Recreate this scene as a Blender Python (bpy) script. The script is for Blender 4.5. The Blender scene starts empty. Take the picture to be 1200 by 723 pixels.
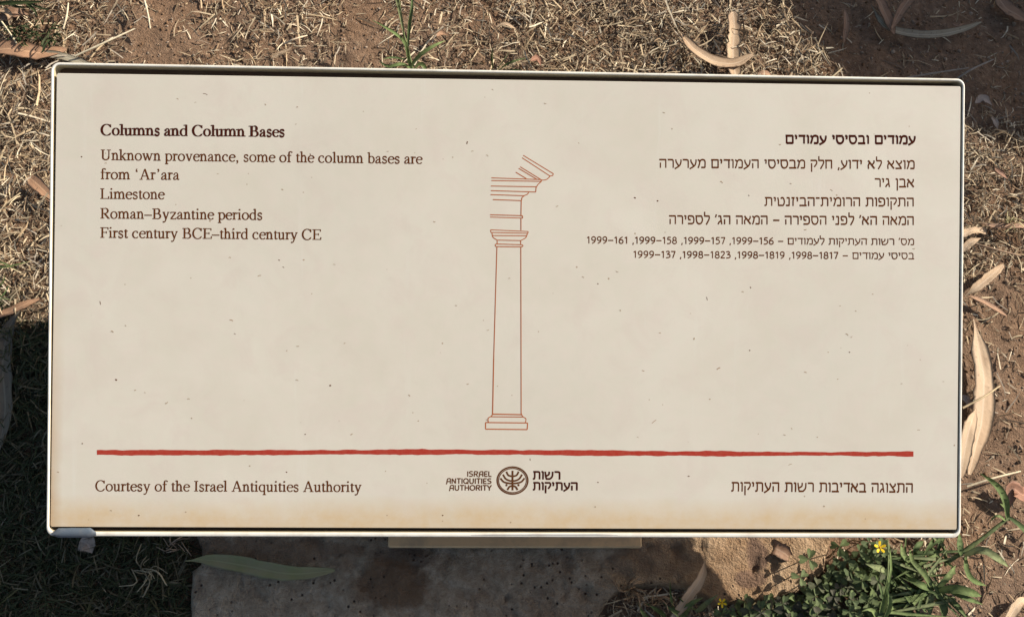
import bpy, math, random
import numpy as np
from mathutils import Vector, Matrix
random.seed(7); rng = np.random.default_rng(7)
S = bpy.context.scene; COL = S.collection
# ------------------------------------------------------------------ camera, sky, sun, exposure
PW, PH, FPX = 1200.0, 723.0, 1150.0
CAM = np.array([-0.0222215089, -0.0564326937, 0.7611614785])
R = np.array([[0.999385080870066, -0.009747641871414843, -0.03368150252406135],
              [-0.0011471353950341153, 0.9509779788958219, -0.30925647565669995],
              [0.035044888567623826, 0.30910494517746595, 0.950382022479444]])
cd = bpy.data.cameras.new('camera'); cam = bpy.data.objects.new('camera', cd); COL.objects.link(cam)
cd.sensor_width = 36; cd.lens = 36 * FPX / PW; cd.clip_start = 0.01; cd.clip_end = 500
cam.matrix_world = Matrix([[*R[0], CAM[0]], [*R[1], CAM[1]], [*R[2], CAM[2]], [0, 0, 0, 1]])
S.camera = cam
AZ, EL = math.radians(21.90), math.radians(30.47)
w = bpy.data.worlds.new('World'); S.world = w; w.use_nodes = True
nt = w.node_tree; bg = nt.nodes['Background']
sky = nt.nodes.new('ShaderNodeTexSky'); sky.sky_type = 'NISHITA'; sky.sun_disc = False
sky.sun_elevation = EL; sky.sun_rotation = math.pi / 2 - AZ
sky.dust_density = 2.0
nt.links.new(sky.outputs[0], bg.inputs[0]); bg.inputs[1].default_value = 0.076
sl = bpy.data.lights.new('sun', 'SUN'); sun = bpy.data.objects.new('sun', sl); COL.objects.link(sun)
sl.energy = 5.0; sl.angle = math.radians(0.5); sl.color = (1.0, 0.94, 0.85)
SD = Vector((math.cos(AZ) * math.cos(EL), math.sin(AZ) * math.cos(EL), math.sin(EL)))
sun.rotation_euler = SD.to_track_quat('Z', 'Y').to_euler(); sun.location = SD * 3
S.view_settings.view_transform = 'Standard'; S.view_settings.look = 'None'
S.view_settings.gamma = 1; S.view_settings.use_curve_mapping = False
S.view_settings.exposure = 0.72

# ------------------------------------------------------------------ helpers
def ray(px, py):
    d = R @ np.array([(px - PW / 2) / FPX, -(py - PH / 2) / FPX, -1.0]); return d
def _h(ix, iy, s):
    n = (ix * 374761393 + iy * 668265263 + s * 974634777) & 0xffffffff
    n = ((n ^ (n >> 13)) * 1274126177) & 0xffffffff
    return ((n ^ (n >> 16)) & 0xffff) / 65535.0
def vnoise(x, y, s=0):
    x = np.asarray(x, float); y = np.asarray(y, float)
    ix = np.floor(x).astype(np.int64); iy = np.floor(y).astype(np.int64)
    fx = x - ix; fy = y - iy; fx = fx * fx * (3 - 2 * fx); fy = fy * fy * (3 - 2 * fy)
    a = _h(ix, iy, s); b = _h(ix + 1, iy, s); c = _h(ix, iy + 1, s); d = _h(ix + 1, iy + 1, s)
    return a + (b - a) * fx + (c - a) * fy + (a - b - c + d) * fx * fy
def fbm(x, y, oct=4, s=0):
    r = 0; a = 1; t = 0
    for k in range(oct):
        r = r + a * vnoise(np.asarray(x) * 2 ** k + 17.3 * k, np.asarray(y) * 2 ** k + 5.1 * k, s + k); t += a; a *= .5
    return r / t
def gz(x, y):                                    # ground height, metres
    x = np.asarray(x, float); y = np.asarray(y, float)
    near = np.exp(-((x * x + y * y) / 4.0))
    return ((fbm(x * 7, y * 7, 3, 1) - .5) * .011 + (fbm(x * 45, y * 45, 4, 5) - .5) * .007 * near
            + np.maximum(fbm(x * 130, y * 130, 2, 9) - .60, 0) * .006 * near)
def gp(px, py, lift=0.0):
    d = ray(px, py); z = lift
    for _ in range(4):
        t = (z - CAM[2]) / d[2]; p = CAM + d * t
        z = float(gz(p[0], p[1])) + lift
    return np.array([p[0], p[1], z])
def link(o, parent=None):
    COL.objects.link(o)
    if parent is not None: o.parent = parent
    return o
def tag(o, label=None, cat=None, group=None, kind=None):
    if label: o['label'] = label
    if cat: o['category'] = cat
    if group: o['group'] = group
    if kind: o['kind'] = kind
    return o
def empty(name, loc=(0, 0, 0), rot=(0, 0, 0)):
    o = bpy.data.objects.new(name, None); o.location = loc; o.rotation_euler = rot
    o.empty_display_size = .02; return link(o)
def mesh(name, V, F, mat, parent=None, loc=None, smooth=False, attrs=None):
    me = bpy.data.meshes.new(name); V = np.asarray(V, float)
    if loc is not None: V = V - np.asarray(loc, float)
    me.from_pydata(V.tolist(), [], [list(map(int, f)) for f in F]); me.materials.append(mat)
    if smooth: me.polygons.foreach_set('use_smooth', [True] * len(me.polygons))
    if attrs:
        for k, a in attrs.items():
            a = np.asarray(a, float)
            if a.ndim == 1:
                at = me.attributes.new(k, 'FLOAT', 'POINT'); at.data.foreach_set('value', a)
            else:
                at = me.attributes.new(k, 'FLOAT_COLOR', 'POINT')
                at.data.foreach_set('color', np.c_[a, np.ones(len(a))].ravel())
    me.update(); o = bpy.data.objects.new(name, me)
    if loc is not None: o.location = loc
    return link(o, parent)
def fastmesh(name, V, F, mat, col=None, smooth=False):           # F: (n,k) array, all faces same size
    me = bpy.data.meshes.new(name); V = np.asarray(V, np.float32); F = np.asarray(F, np.int32)
    n, k = F.shape
    me.vertices.add(len(V)); me.vertices.foreach_set('co', V.ravel())
    me.loops.add(n * k); me.loops.foreach_set('vertex_index', F.ravel())
    me.polygons.add(n); me.polygons.foreach_set('loop_start', np.arange(n, dtype=np.int32) * k)
    me.polygons.foreach_set('loop_total', np.full(n, k, np.int32))
    if smooth: me.polygons.foreach_set('use_smooth', np.ones(n, bool))
    if col is not None:
        at = me.attributes.new('tint', 'FLOAT_COLOR', 'POINT')
        at.data.foreach_set('color', np.c_[col, np.ones(len(col))].astype(np.float32).ravel())
    me.materials.append(mat); me.update(calc_edges=True); me.validate()
    return link(bpy.data.objects.new(name, me))

class NT:
    def __init__(s, name, rough=.8, spec=.3):
        s.m = bpy.data.materials.new(name); s.m.use_nodes = True; s.t = s.m.node_tree
        s.b = s.t.nodes['Principled BSDF']; s.b.inputs['Roughness'].default_value = rough
        s.b.inputs['Specular IOR Level'].default_value = spec
    def n(s, typ, **kw):
        x = s.t.nodes.new(typ)
        for k, v in kw.items(): setattr(x, k, v)
        return x
    def l(s, a, b): s.t.links.new(a, b)
    def coord(s, scale=(1, 1, 1), kind='Object'):
        c = s.n('ShaderNodeTexCoord'); m = s.n('ShaderNodeMapping'); m.inputs['Scale'].default_value = scale
        s.l(c.outputs[kind], m.inputs[0]); return m.outputs[0]
    def noise(s, vec, scale, detail=4, rough=.6, dist=0):
        x = s.n('ShaderNodeTexNoise'); x.inputs['Scale'].default_value = scale; x.inputs['Detail'].default_value = detail
        x.inputs['Roughness'].default_value = rough; x.inputs['Distortion'].default_value = dist
        s.l(vec, x.inputs['Vector']); return x.outputs['Fac']
    def ramp(s, fac, stops):
        x = s.n('ShaderNodeValToRGB'); e = x.color_ramp.elements
        while len(e) < len(stops): e.new(.5)
        for i, (p, c) in enumerate(stops):
            e[i].position = p; c = (c, c, c) if isinstance(c, (int, float)) else c; e[i].color = (*c, 1)
        s.l(fac, x.inputs[0]); return x.outputs[0]
    def mix(s, fac, a, b, mode='MIX'):
        x = s.n('ShaderNodeMix', data_type='RGBA', blend_type=mode)
        for sock, v in ((x.inputs[0], fac), (x.inputs[6], a), (x.inputs[7], b)):
            if isinstance(v, (int, float)): sock.default_value = v
            elif isinstance(v, tuple): sock.default_value = (*v, 1)
            else: s.l(v, sock)
        return x.outputs[2]
    def math(s, op, a, b=0.0):
        x = s.n('ShaderNodeMath', operation=op)
        for sock, v in ((x.inputs[0], a), (x.inputs[1], b)):
            if isinstance(v, (int, float)): sock.default_value = v
            else: s.l(v, sock)
        return x.outputs[0]
    def bump(s, h, strength=.3, dist=.002):
        x = s.n('ShaderNodeBump'); x.inputs['Strength'].default_value = strength; x.inputs['Distance'].default_value = dist
        s.l(h, x.inputs['Height']); s.l(x.outputs[0], s.b.inputs['Normal'])
    def col(s, c):
        if isinstance(c, tuple): s.b.inputs['Base Color'].default_value = (*c, 1)
        else: s.l(c, s.b.inputs['Base Color'])
        return s
    def attr(s, name, out='Color'):
        x = s.n('ShaderNodeAttribute'); x.attribute_name = name; return x.outputs[out]

# ------------------------------------------------------------------ materials
def soil_mat():
    m = NT('soil', .95, .1); v = m.coord()
    a = m.noise(v, 9, 5); b = m.noise(v, 160, 6, .7); c = m.noise(v, 700, 3, .7)
    base = m.ramp(a, [(.3, (.205, .115, .062)), (.5, (.21, .135, .085)), (.68, (.165, .125, .095))])
    base = m.mix(.55, base, m.ramp(b, [(.3, (.09, .052, .03)), (.55, (.25, .15, .09)), (.75, (.40, .28, .18))]))
    base = m.mix(m.ramp(c, [(.62, 0), (.72, .5)]), base, (.48, .38, .28))
    m.col(base); m.bump(m.math('ADD', b, m.math('MULTIPLY', c, .5)), .9, .004); return m.m
def tint_mat(name, rough=.8, spec=.2, ns=300, amt=.35, trans=0):
    m = NT(name, rough, spec); v = m.coord()
    n = m.ramp(m.noise(v, ns, 3), [(.3, 1 - amt), (.7, 1 + amt * .3)])
    m.col(m.mix(1.0, m.attr('tint'), n, 'MULTIPLY'))
    if trans:
        tr = m.n('ShaderNodeBsdfTranslucent'); m.l(m.attr('tint'), tr.inputs[0])
        mx = m.n('ShaderNodeMixShader'); mx.inputs[0].default_value = trans
        out = m.t.nodes['Material Output']; m.l(m.b.outputs[0], mx.inputs[1]); m.l(tr.outputs[0], mx.inputs[2]); m.l(mx.outputs[0], out.inputs[0])
    return m.m
def leaf_mat(name, c1, c2, rib, spots=(.06, .035, .02), spot=.6):
    m = NT(name, .6, .3); v = m.coord()
    a = m.noise(v, 60, 5, .6); b = m.noise(v, 260, 3, .6)
    base = m.mix(m.ramp(a, [(.35, 0), (.65, 1)]), c1, c2)
    base = m.mix(m.ramp(b, [(.60, 0), (.72, spot)]), base, spots)
    r = m.math('ABSOLUTE', m.attr('rib', 'Fac'))
    base = m.mix(m.ramp(r, [(.05, .8), (.13, 0)]), base, rib)
    base = m.mix(m.ramp(r, [(.86, 0), (1.0, .6)]), base, spots)
    m.col(base)
    lines = m.n('ShaderNodeTexWave'); lines.inputs['Scale'].default_value = 3; m.l(m.attr('vein'), lines.inputs['Vector'])
    m.bump(m.math('ADD', b, m.math('MULTIPLY', lines.outputs['Fac'], .4)), .35, .001); return m.m
STAINS = [(*gp(478, 652, .01)[:2], .026, .010, (.11, .08, .06), .7), (*gp(455, 684, .01)[:2], .032, .020, (.17, .10, .055), .8), (*gp(300, 645, .01)[:2], .08, .012, (.19, .12, .075), .6),
          (*gp(884, 650, .01)[:2], .010, .016, (.16, .10, .07), .85), (*gp(878, 678, .01)[:2], .014, .007, (.18, .11, .075), .8), (*gp(770, 655, .01)[:2], .04, .014, (.20, .13, .08), .5)]
def concrete_mat():
    m = NT('footing_concrete', .95, .15); v = m.coord()
    a = m.noise(v, 9, 5, .6, .4); b = m.noise(v, 120, 6, .75); c = m.noise(v, 480, 3, .7)
    base = m.ramp(b, [(.30, (.22, .165, .115)), (.48, (.36, .285, .20)), (.68, (.52, .43, .32))])
    base = m.mix(m.ramp(a, [(.50, 0), (.62, .5)]), base, (.22, .14, .085))
    base = m.mix(m.ramp(m.noise(v, 34, 4, .6, .6), [(.60, 0), (.70, .45)]), base, (.17, .115, .075))
    sx = m.n('ShaderNodeSeparateXYZ'); m.l(v, sx.inputs[0])
    mr = m.n('ShaderNodeMapRange'); mr.inputs['From Min'].default_value = .03; mr.inputs['From Max'].default_value = .15
    m.l(m.math('ADD', sx.outputs[0], m.math('MULTIPLY', m.math('SUBTRACT', a, .5), .25)), mr.inputs['Value'])
    base = m.mix(mr.outputs[0], base, m.mix(1.0, base, (1.16, 1.0, .84), 'MULTIPLY'))
    dn = m.noise(v, 45, 5, .65)
    for (bx, by, brx, bry, bc, ba) in STAINS:                       # old damp and rust stains of their own shape
        q = m.math('ADD', m.math('POWER', m.math('DIVIDE', m.math('SUBTRACT', sx.outputs[0], bx), brx), 2), m.math('POWER', m.math('DIVIDE', m.math('SUBTRACT', sx.outputs[1], by), bry), 2))
        q = m.math('ADD', q, m.math('MULTIPLY', m.math('SUBTRACT', dn, .5), 2.2))
        base = m.mix(m.ramp(q, [(.55, ba), (.95, 0)]), base, bc)
    vo = m.n('ShaderNodeTexVoronoi'); vo.inputs['Scale'].default_value = 170; m.l(v, vo.inputs['Vector'])
    pits = m.ramp(vo.outputs['Distance'], [(.08, 1), (.2, 0)])
    sel = m.math('MULTIPLY', pits, m.ramp(m.noise(v, 40, 2), [(.5, 0), (.56, 1)]))
    base = m.mix(sel, base, (.08, .05, .035))
    m.col(base); m.bump(m.math('SUBTRACT', m.math('ADD', b, m.math('MULTIPLY', c, .5)), sel), 1.0, .005); return m.m
def paint_mat(name, col, dirt=.3, rough=.45):
    m = NT(name, rough, .4); v = m.coord()
    a = m.noise(v, 40, 5, .7); b = m.noise(v, 900, 3, .6)
    base = m.mix(m.ramp(a, [(.45, 0), (.75, dirt)]), col, (.30, .23, .15))
    base = m.mix(m.ramp(b, [(.68, 0), (.74, .5)]), base, (.2, .13, .08))
    m.col(base); m.bump(a, .1, .001); return m.m
def panel_mat():
    m = NT('panel_face', .55, .3); v = m.coord()
    sep = m.n('ShaderNodeSeparateXYZ'); m.l(v, sep.inputs[0]); X, Y = sep.outputs[0], sep.outputs[1]
    big = m.noise(v, 14, 5, .6); fine = m.noise(v, 110, 4, .6)
    base = m.mix(m.ramp(big, [(.34, 0), (.66, 1)]), (.525, .475, .378), (.565, .517, .420))
    cl = m.noise(v, 33, 6, .65, .6); base = m.mix(m.ramp(cl, [(.50, 0), (.66, .6)]), base, (.525, .455, .372))
    mp = m.n('ShaderNodeMapping'); mp.inputs['Rotation'].default_value = (0, 0, .9); mp.inputs['Scale'].default_value = (60, 4, 1); m.l(v, mp.inputs[0])
    stk = m.noise(mp.outputs[0], 1.0, 6, .75); base = m.mix(m.ramp(stk, [(.60, 0), (.74, .4)]), base, (.58, .55, .47))
    base = m.mix(m.ramp(m.noise(v, 7, 3, .5), [(.5, 0), (.7, .35)]), base, (.46, .42, .335))
    base = m.mix(m.ramp(fine, [(.4, 0), (.8, .35)]), base, (.57, .475, .40))
    # stain left by water standing along the lower edge and in the lower corners
    wob = m.math('MULTIPLY', m.math('SUBTRACT', m.noise(v, 18, 6, .62), .5), .013)
    yy = m.math('ADD', Y, wob)
    st = m.n('ShaderNodeMapRange'); st.inputs['From Min'].default_value = -.1262; st.inputs['From Max'].default_value = -.1400
    m.l(yy, st.inputs['Value'])
    base = m.mix(m.math('MULTIPLY', st.outputs[0], m.ramp(m.noise(v, 60, 4, .7), [(.3, .45), (.7, .95)])), base, (.50, .365, .21))
    ed = m.n('ShaderNodeMapRange'); ed.inputs['From Min'].default_value = -.290; ed.inputs['From Max'].default_value = -.2972
    m.l(m.math('ADD', X, wob), ed.inputs['Value'])
    ed2 = m.n('ShaderNodeMapRange'); ed2.inputs['From Min'].default_value = .02; ed2.inputs['From Max'].default_value = -.14
    m.l(Y, ed2.inputs['Value'])
    base = m.mix(m.math('MULTIPLY', m.math('MULTIPLY', ed.outputs[0], ed2.outputs[0]), .75), base, (.40, .26, .13))
    # specks of dirt
    for sc, th, dk in ((46, .035, .75), (110, .06, .6), (24, .016, .85)):
        vo = m.n('ShaderNodeTexVoronoi'); vo.inputs['Scale'].default_value = sc
        warp = m.n('ShaderNodeMix', data_type='VECTOR'); 
        m.l(v, vo.inputs['Vector'])
        sp = m.ramp(vo.outputs['Distance'], [(th * .6, 1), (th, 0)])
        cs = m.n('ShaderNodeSeparateColor'); m.l(vo.outputs['Color'], cs.inputs[0])
        pick = m.ramp(cs.outputs[0], [(.80, 0), (.84, dk)])
        base = m.mix(m.math('MULTIPLY', sp, pick), base, (.22, .13, .06))
    rf = m.ramp(big, [(.3, .42), (.7, .62)]); m.l(rf, m.b.inputs['Roughness']); m.col(base); m.bump(fine, .08, .0006); return m.m
M = dict(
    soil=soil_mat(), straw=tint_mat('dry_straw', .85, .08, 500, .3), clod=tint_mat('soil_clod', .95, .1, 300, .5),
    tan=leaf_mat('tan_leaf', (.50, .35, .21), (.40, .26, .15), (.56, .42, .28), spot=.55),
    orange=leaf_mat('orange_brown_leaf', (.36, .20, .11), (.29, .165, .095), (.5, .3, .17), spot=.4),
    brown=leaf_mat('brown_leaf', (.29, .16, .09), (.22, .13, .08), (.34, .22, .14)),
    pale=leaf_mat('pale_leaf', (.56, .40, .25), (.48, .32, .19), (.60, .45, .30), (.22, .13, .07), .5),
    olive=leaf_mat('grey_olive_leaf', (.27, .235, .165), (.22, .18, .12), (.36, .33, .25)),
    red=leaf_mat('red_brown_leaf', (.30, .14, .08), (.24, .12, .07), (.45, .24, .15)),
    shade=leaf_mat('dull_grey_brown_leaf', (.17, .14, .095), (.14, .11, .075), (.23, .20, .14)),
    green=leaf_mat('green_leaf', (.23, .235, .105), (.27, .25, .14), (.32, .32, .17), (.22, .17, .1), .3),
    pink=leaf_mat('pinkish_leaf', (.42, .32, .25), (.34, .26, .20), (.48, .38, .30)),
    weed=tint_mat('weed_green', .75, .15, 260, .45, .25), petal=tint_mat('yellow_petal', .6, .2, 200, .1, .2),
    concrete=concrete_mat(), panel=panel_mat(),
    cream=paint_mat('cream_paint', (.74, .69, .58), .5), inner=paint_mat('cream_paint_inner', (.50, .42, .27), .5),  # inner: darker, warmer cream than the rim, for the tray's inner walls
    dark=paint_mat('tray_floor_dark', (.10, .06, .035), .2, .9), leg=paint_mat('cream_leg_paint', (.62, .42, .22), .8),  # tray floor: brown, much darker than the cream of the tray
    metal=paint_mat('bare_metal', (.085, .105, .125), .3, .6), chip=paint_mat('worn_primer', (.34, .33, .31), .5, .8))
def ink(name, c, mot=.25):
    m = NT(name, .9, .0); m.col(m.mix(m.ramp(m.noise(m.coord(), 500, 3), [(.35, 0), (.8, mot)]), c, (.5, .35, .22))); return m.m
M['ink'] = ink('brown_ink', (.085, .022, .003), .06); M['line'] = ink('column_ink', (.34, .095, .032), .06)
M['bold'] = ink('bold_ink', (.045, .008, .004), .04); M['redink'] = ink('red_ink', (.32, .034, .022), .08); M['logo'] = ink('logo_ink', (.085, .030, .010), .06)
M['faint'] = ink('faint_dirt', (.30, .215, .14), .2); M['logo2'] = ink('logo_text_ink', (.045, .010, .005), .04)

# ------------------------------------------------------------------ the ground: one sheet to the horizon
def axis(lo, hi, step, far, g=1.13):
    a = list(np.arange(lo, hi + 1e-9, step)); s = step; x = a[-1]
    while x < far: s *= g; x += s; a.append(x)
    s = step; x = a[0]; pre = []
    while x > -far: s *= g; x -= s; pre.append(x)
    return np.array(pre[::-1] + a)
ax = axis(-.62, .62, .0028, 150); ay = axis(-.16, .60, .0028, 150)
XX, YY = np.meshgrid(ax, ay); ZZ = gz(XX, YY)
nx, ny = len(ax), len(ay); idx = np.arange(nx * ny).reshape(ny, nx)
Fq = np.stack([idx[:-1, :-1], idx[:-1, 1:], idx[1:, 1:], idx[1:, :-1]], -1).reshape(-1, 4)
g_o = fastmesh('ground', np.c_[XX.ravel(), YY.ravel(), ZZ.ravel()], Fq, M['soil'], smooth=True); g_o['kind'] = 'structure'

# ------------------------------------------------------------------ the sign
ALPHA = math.radians(18); HH = 0.15284456739666483; H0 = 0.10354499
SM = np.array([[1, 0, 0], [0, math.cos(ALPHA), -math.sin(ALPHA)], [0, math.sin(ALPHA), math.cos(ALPHA)]])
ST = np.array([0, 0, H0]) - SM @ np.array([0, -HH, 0])
sign = empty('information_sign', (0, 0, 0))
tag(sign, 'cream bilingual information sign about columns and column bases on a low metal leg', 'sign')
def s2w(P): return np.asarray(P, float) @ SM.T + ST
def spart(name, V, F, mat, smooth=False, parent=None):          # local sign coords -> a child object tilted with the sign
    me = bpy.data.meshes.new(name); me.from_pydata(np.asarray(V, float).tolist(), [], [list(map(int, f)) for f in F])
    me.materials.append(mat)
    if smooth: me.polygons.foreach_set('use_smooth', [True] * len(me.polygons))
    me.update(); o = bpy.data.objects.new(name, me); link(o, parent or sign)
    if parent is None:
        o.location = ST.tolist(); o.rotation_euler = (ALPHA, 0, 0)
    return o
def s_uv(px, py, z):                                            # photo pixel -> sign-local point on plane z
    d = SM.T @ ray(px, py); c = SM.T @ (CAM - ST); t = (z - c[2]) / d[2]; return (c + d * t)[:2]
def rrect(x0, y0, x1, y1, r, z, k=6):
    o = []
    for cx, cy, a in ((x1 - r, y1 - r, 0), (x0 + r, y1 - r, 90), (x0 + r, y0 + r, 180), (x1 - r, y0 + r, 270)):
        for i in range(k + 1):
            t = math.radians(a + 90 * i / k); o.append((cx + r * math.cos(t), cy + r * math.sin(t), z))
    return o
def loft(rings, cap=True, jit=0):
    V = [p for r_ in rings for p in r_]; n = len(rings[0]); F = []
    for k in range(len(rings) - 1):
        for i in range(n):
            j = (i + 1) % n; F.append((k * n + i, (k + 1) * n + i, (k + 1) * n + j, k * n + j))
    if cap: F.append([(len(rings) - 1) * n + i for i in range(n)][::-1])
    V = np.array(V)
    return V, F
BW = .3
def rr(o, z, r): return rrect(-BW + o, -HH + o + (.0011 if o > .0012 else 0), BW - o, HH - o, r, z)
rings = [rr(.0009, -.010, .005), rr(0, -.0088, .0055), rr(0, -.0008, .0055), rr(.0003, -.0002, .0052), rr(.0006, 0, .005),
         rr(.0013, 0, .0045), rr(.0016, -.0002, .0042), rr(.0017, -.0008, .004)]
V, F = loft(rings, cap=False)
n0 = len(rings[0]); F.append([i for i in range(n0)])
# slight dents and waviness of the folded sheet
V[:, 1] += (vnoise(V[:, 0] * 9, V[:, 1] * 9, 3) - .5) * .0005
spart('tray_rim', V, F, M['cream'], True)
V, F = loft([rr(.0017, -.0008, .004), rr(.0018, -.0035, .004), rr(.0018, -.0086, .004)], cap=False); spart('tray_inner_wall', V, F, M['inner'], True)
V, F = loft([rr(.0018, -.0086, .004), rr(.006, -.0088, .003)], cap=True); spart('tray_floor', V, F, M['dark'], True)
PZ = -.0006
c_tl, c_tr, c_br, c_bl = [s_uv(*p, PZ) for p in ((66.3, 86), (1126.2, 101.5), (1121.3, 620.6), (58.8, 617.2))]
def quad_ring(o, z):
    cs = np.array([c_bl, c_br, c_tr, c_tl]); ctr = cs.mean(0); out = []
    for c in cs:
        s_ = np.sign(c - ctr); c = c - s_ * o
        for dx, dy in (((.0008, 0), (0, .0008)) if s_[0] * s_[1] < 0 else ((0, .0008), (.0008, 0))):
            out.append((c[0] - s_[0] * dx, c[1] - s_[1] * dy, z))
    return out
V, F = loft([quad_ring(.0004, -.0036), quad_ring(0, -.0034), quad_ring(0, PZ - .0003), quad_ring(.0003, PZ)], cap=True)
F[-1] = F[-1][::-1]
F = [f[::-1] for f in F]; spart('panel', V, F, M['panel'])
# leg, bracket and foot plate under the tray
def box(x0, y0, z0, x1, y1, z1, b=.001):
    rings = [rrect(x0 + b, y0 + b, x1 - b, y1 - b, .001, z0, 2), rrect(x0, y0, x1, y1, .0015, z0 + b, 2),
             rrect(x0, y0, x1, y1, .0015, z1 - b, 2), rrect(x0 + b, y0 + b, x1 - b, y1 - b, .001, z1, 2)]
    V, F = loft(rings, True); n = len(rings[0]); F.append(list(range(n))); return V, [f[::-1] for f in F]

# ------------------------------------------------------------------ stroke lettering (drawn pen strokes, printed ink on the panel)
def arc(cx, cy, rx, ry, a0, a1, n=12):
    t = np.radians(np.linspace(a0, a1, n)); return np.c_[cx + rx * np.cos(t), cy + ry * np.sin(t)]
def spline(P, n=6):
    P = np.asarray(P, float)
    if len(P) < 3: return P
    Q = np.vstack([2 * P[0] - P[1], P, 2 * P[-1] - P[-2]]); out = []
    for i in range(1, len(Q) - 2):
        for t in np.linspace(0, 1, n, endpoint=False):
            a, b, c, d = Q[i - 1:i + 3]
            out.append(.5 * (2 * b + (c - a) * t + (2 * a - 5 * b + 4 * c - d) * t * t + (3 * b - a - 3 * c + d) * t ** 3))
    return np.array(out + [P[-1]])
def ribbon(P, W):                                                # centreline + width(s) -> outline quads
    P = np.asarray(P, float); n = len(P); W = np.broadcast_to(np.asarray(W, float), (n,))
    T = np.gradient(P, axis=0) if n > 2 else np.repeat([P[1] - P[0]], 2, 0)
    T = T / (np.linalg.norm(T, axis=1)[:, None] + 1e-9); N = np.c_[-T[:, 1], T[:, 0]]
    L = P + N * W[:, None] / 2; Rr = P - N * W[:, None] / 2
    return np.vstack([L, Rr]), [(i, i + n, i + n + 1, i + 1) for i in range(n - 1)]
class Ink:
    def __init__(s): s.V = []; s.F = []; s.c = 0; s.k = 0
    def add(s, V, F):
        z = (s.k % 23) * 3e-6; s.k += 1
        for v in V: s.V.append((v[0], v[1], z))
        s.F += [tuple(i + s.c for i in f) for f in F]; s.c += len(V)
def nibw(P, T, h, tilt=0.0, p=1.3):
    P = np.asarray(P, float); t = np.gradient(P, axis=0); a = np.arctan2(t[:, 1], t[:, 0]) - tilt
    return h + (T - h) * np.abs(np.sin(a)) ** p
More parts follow.
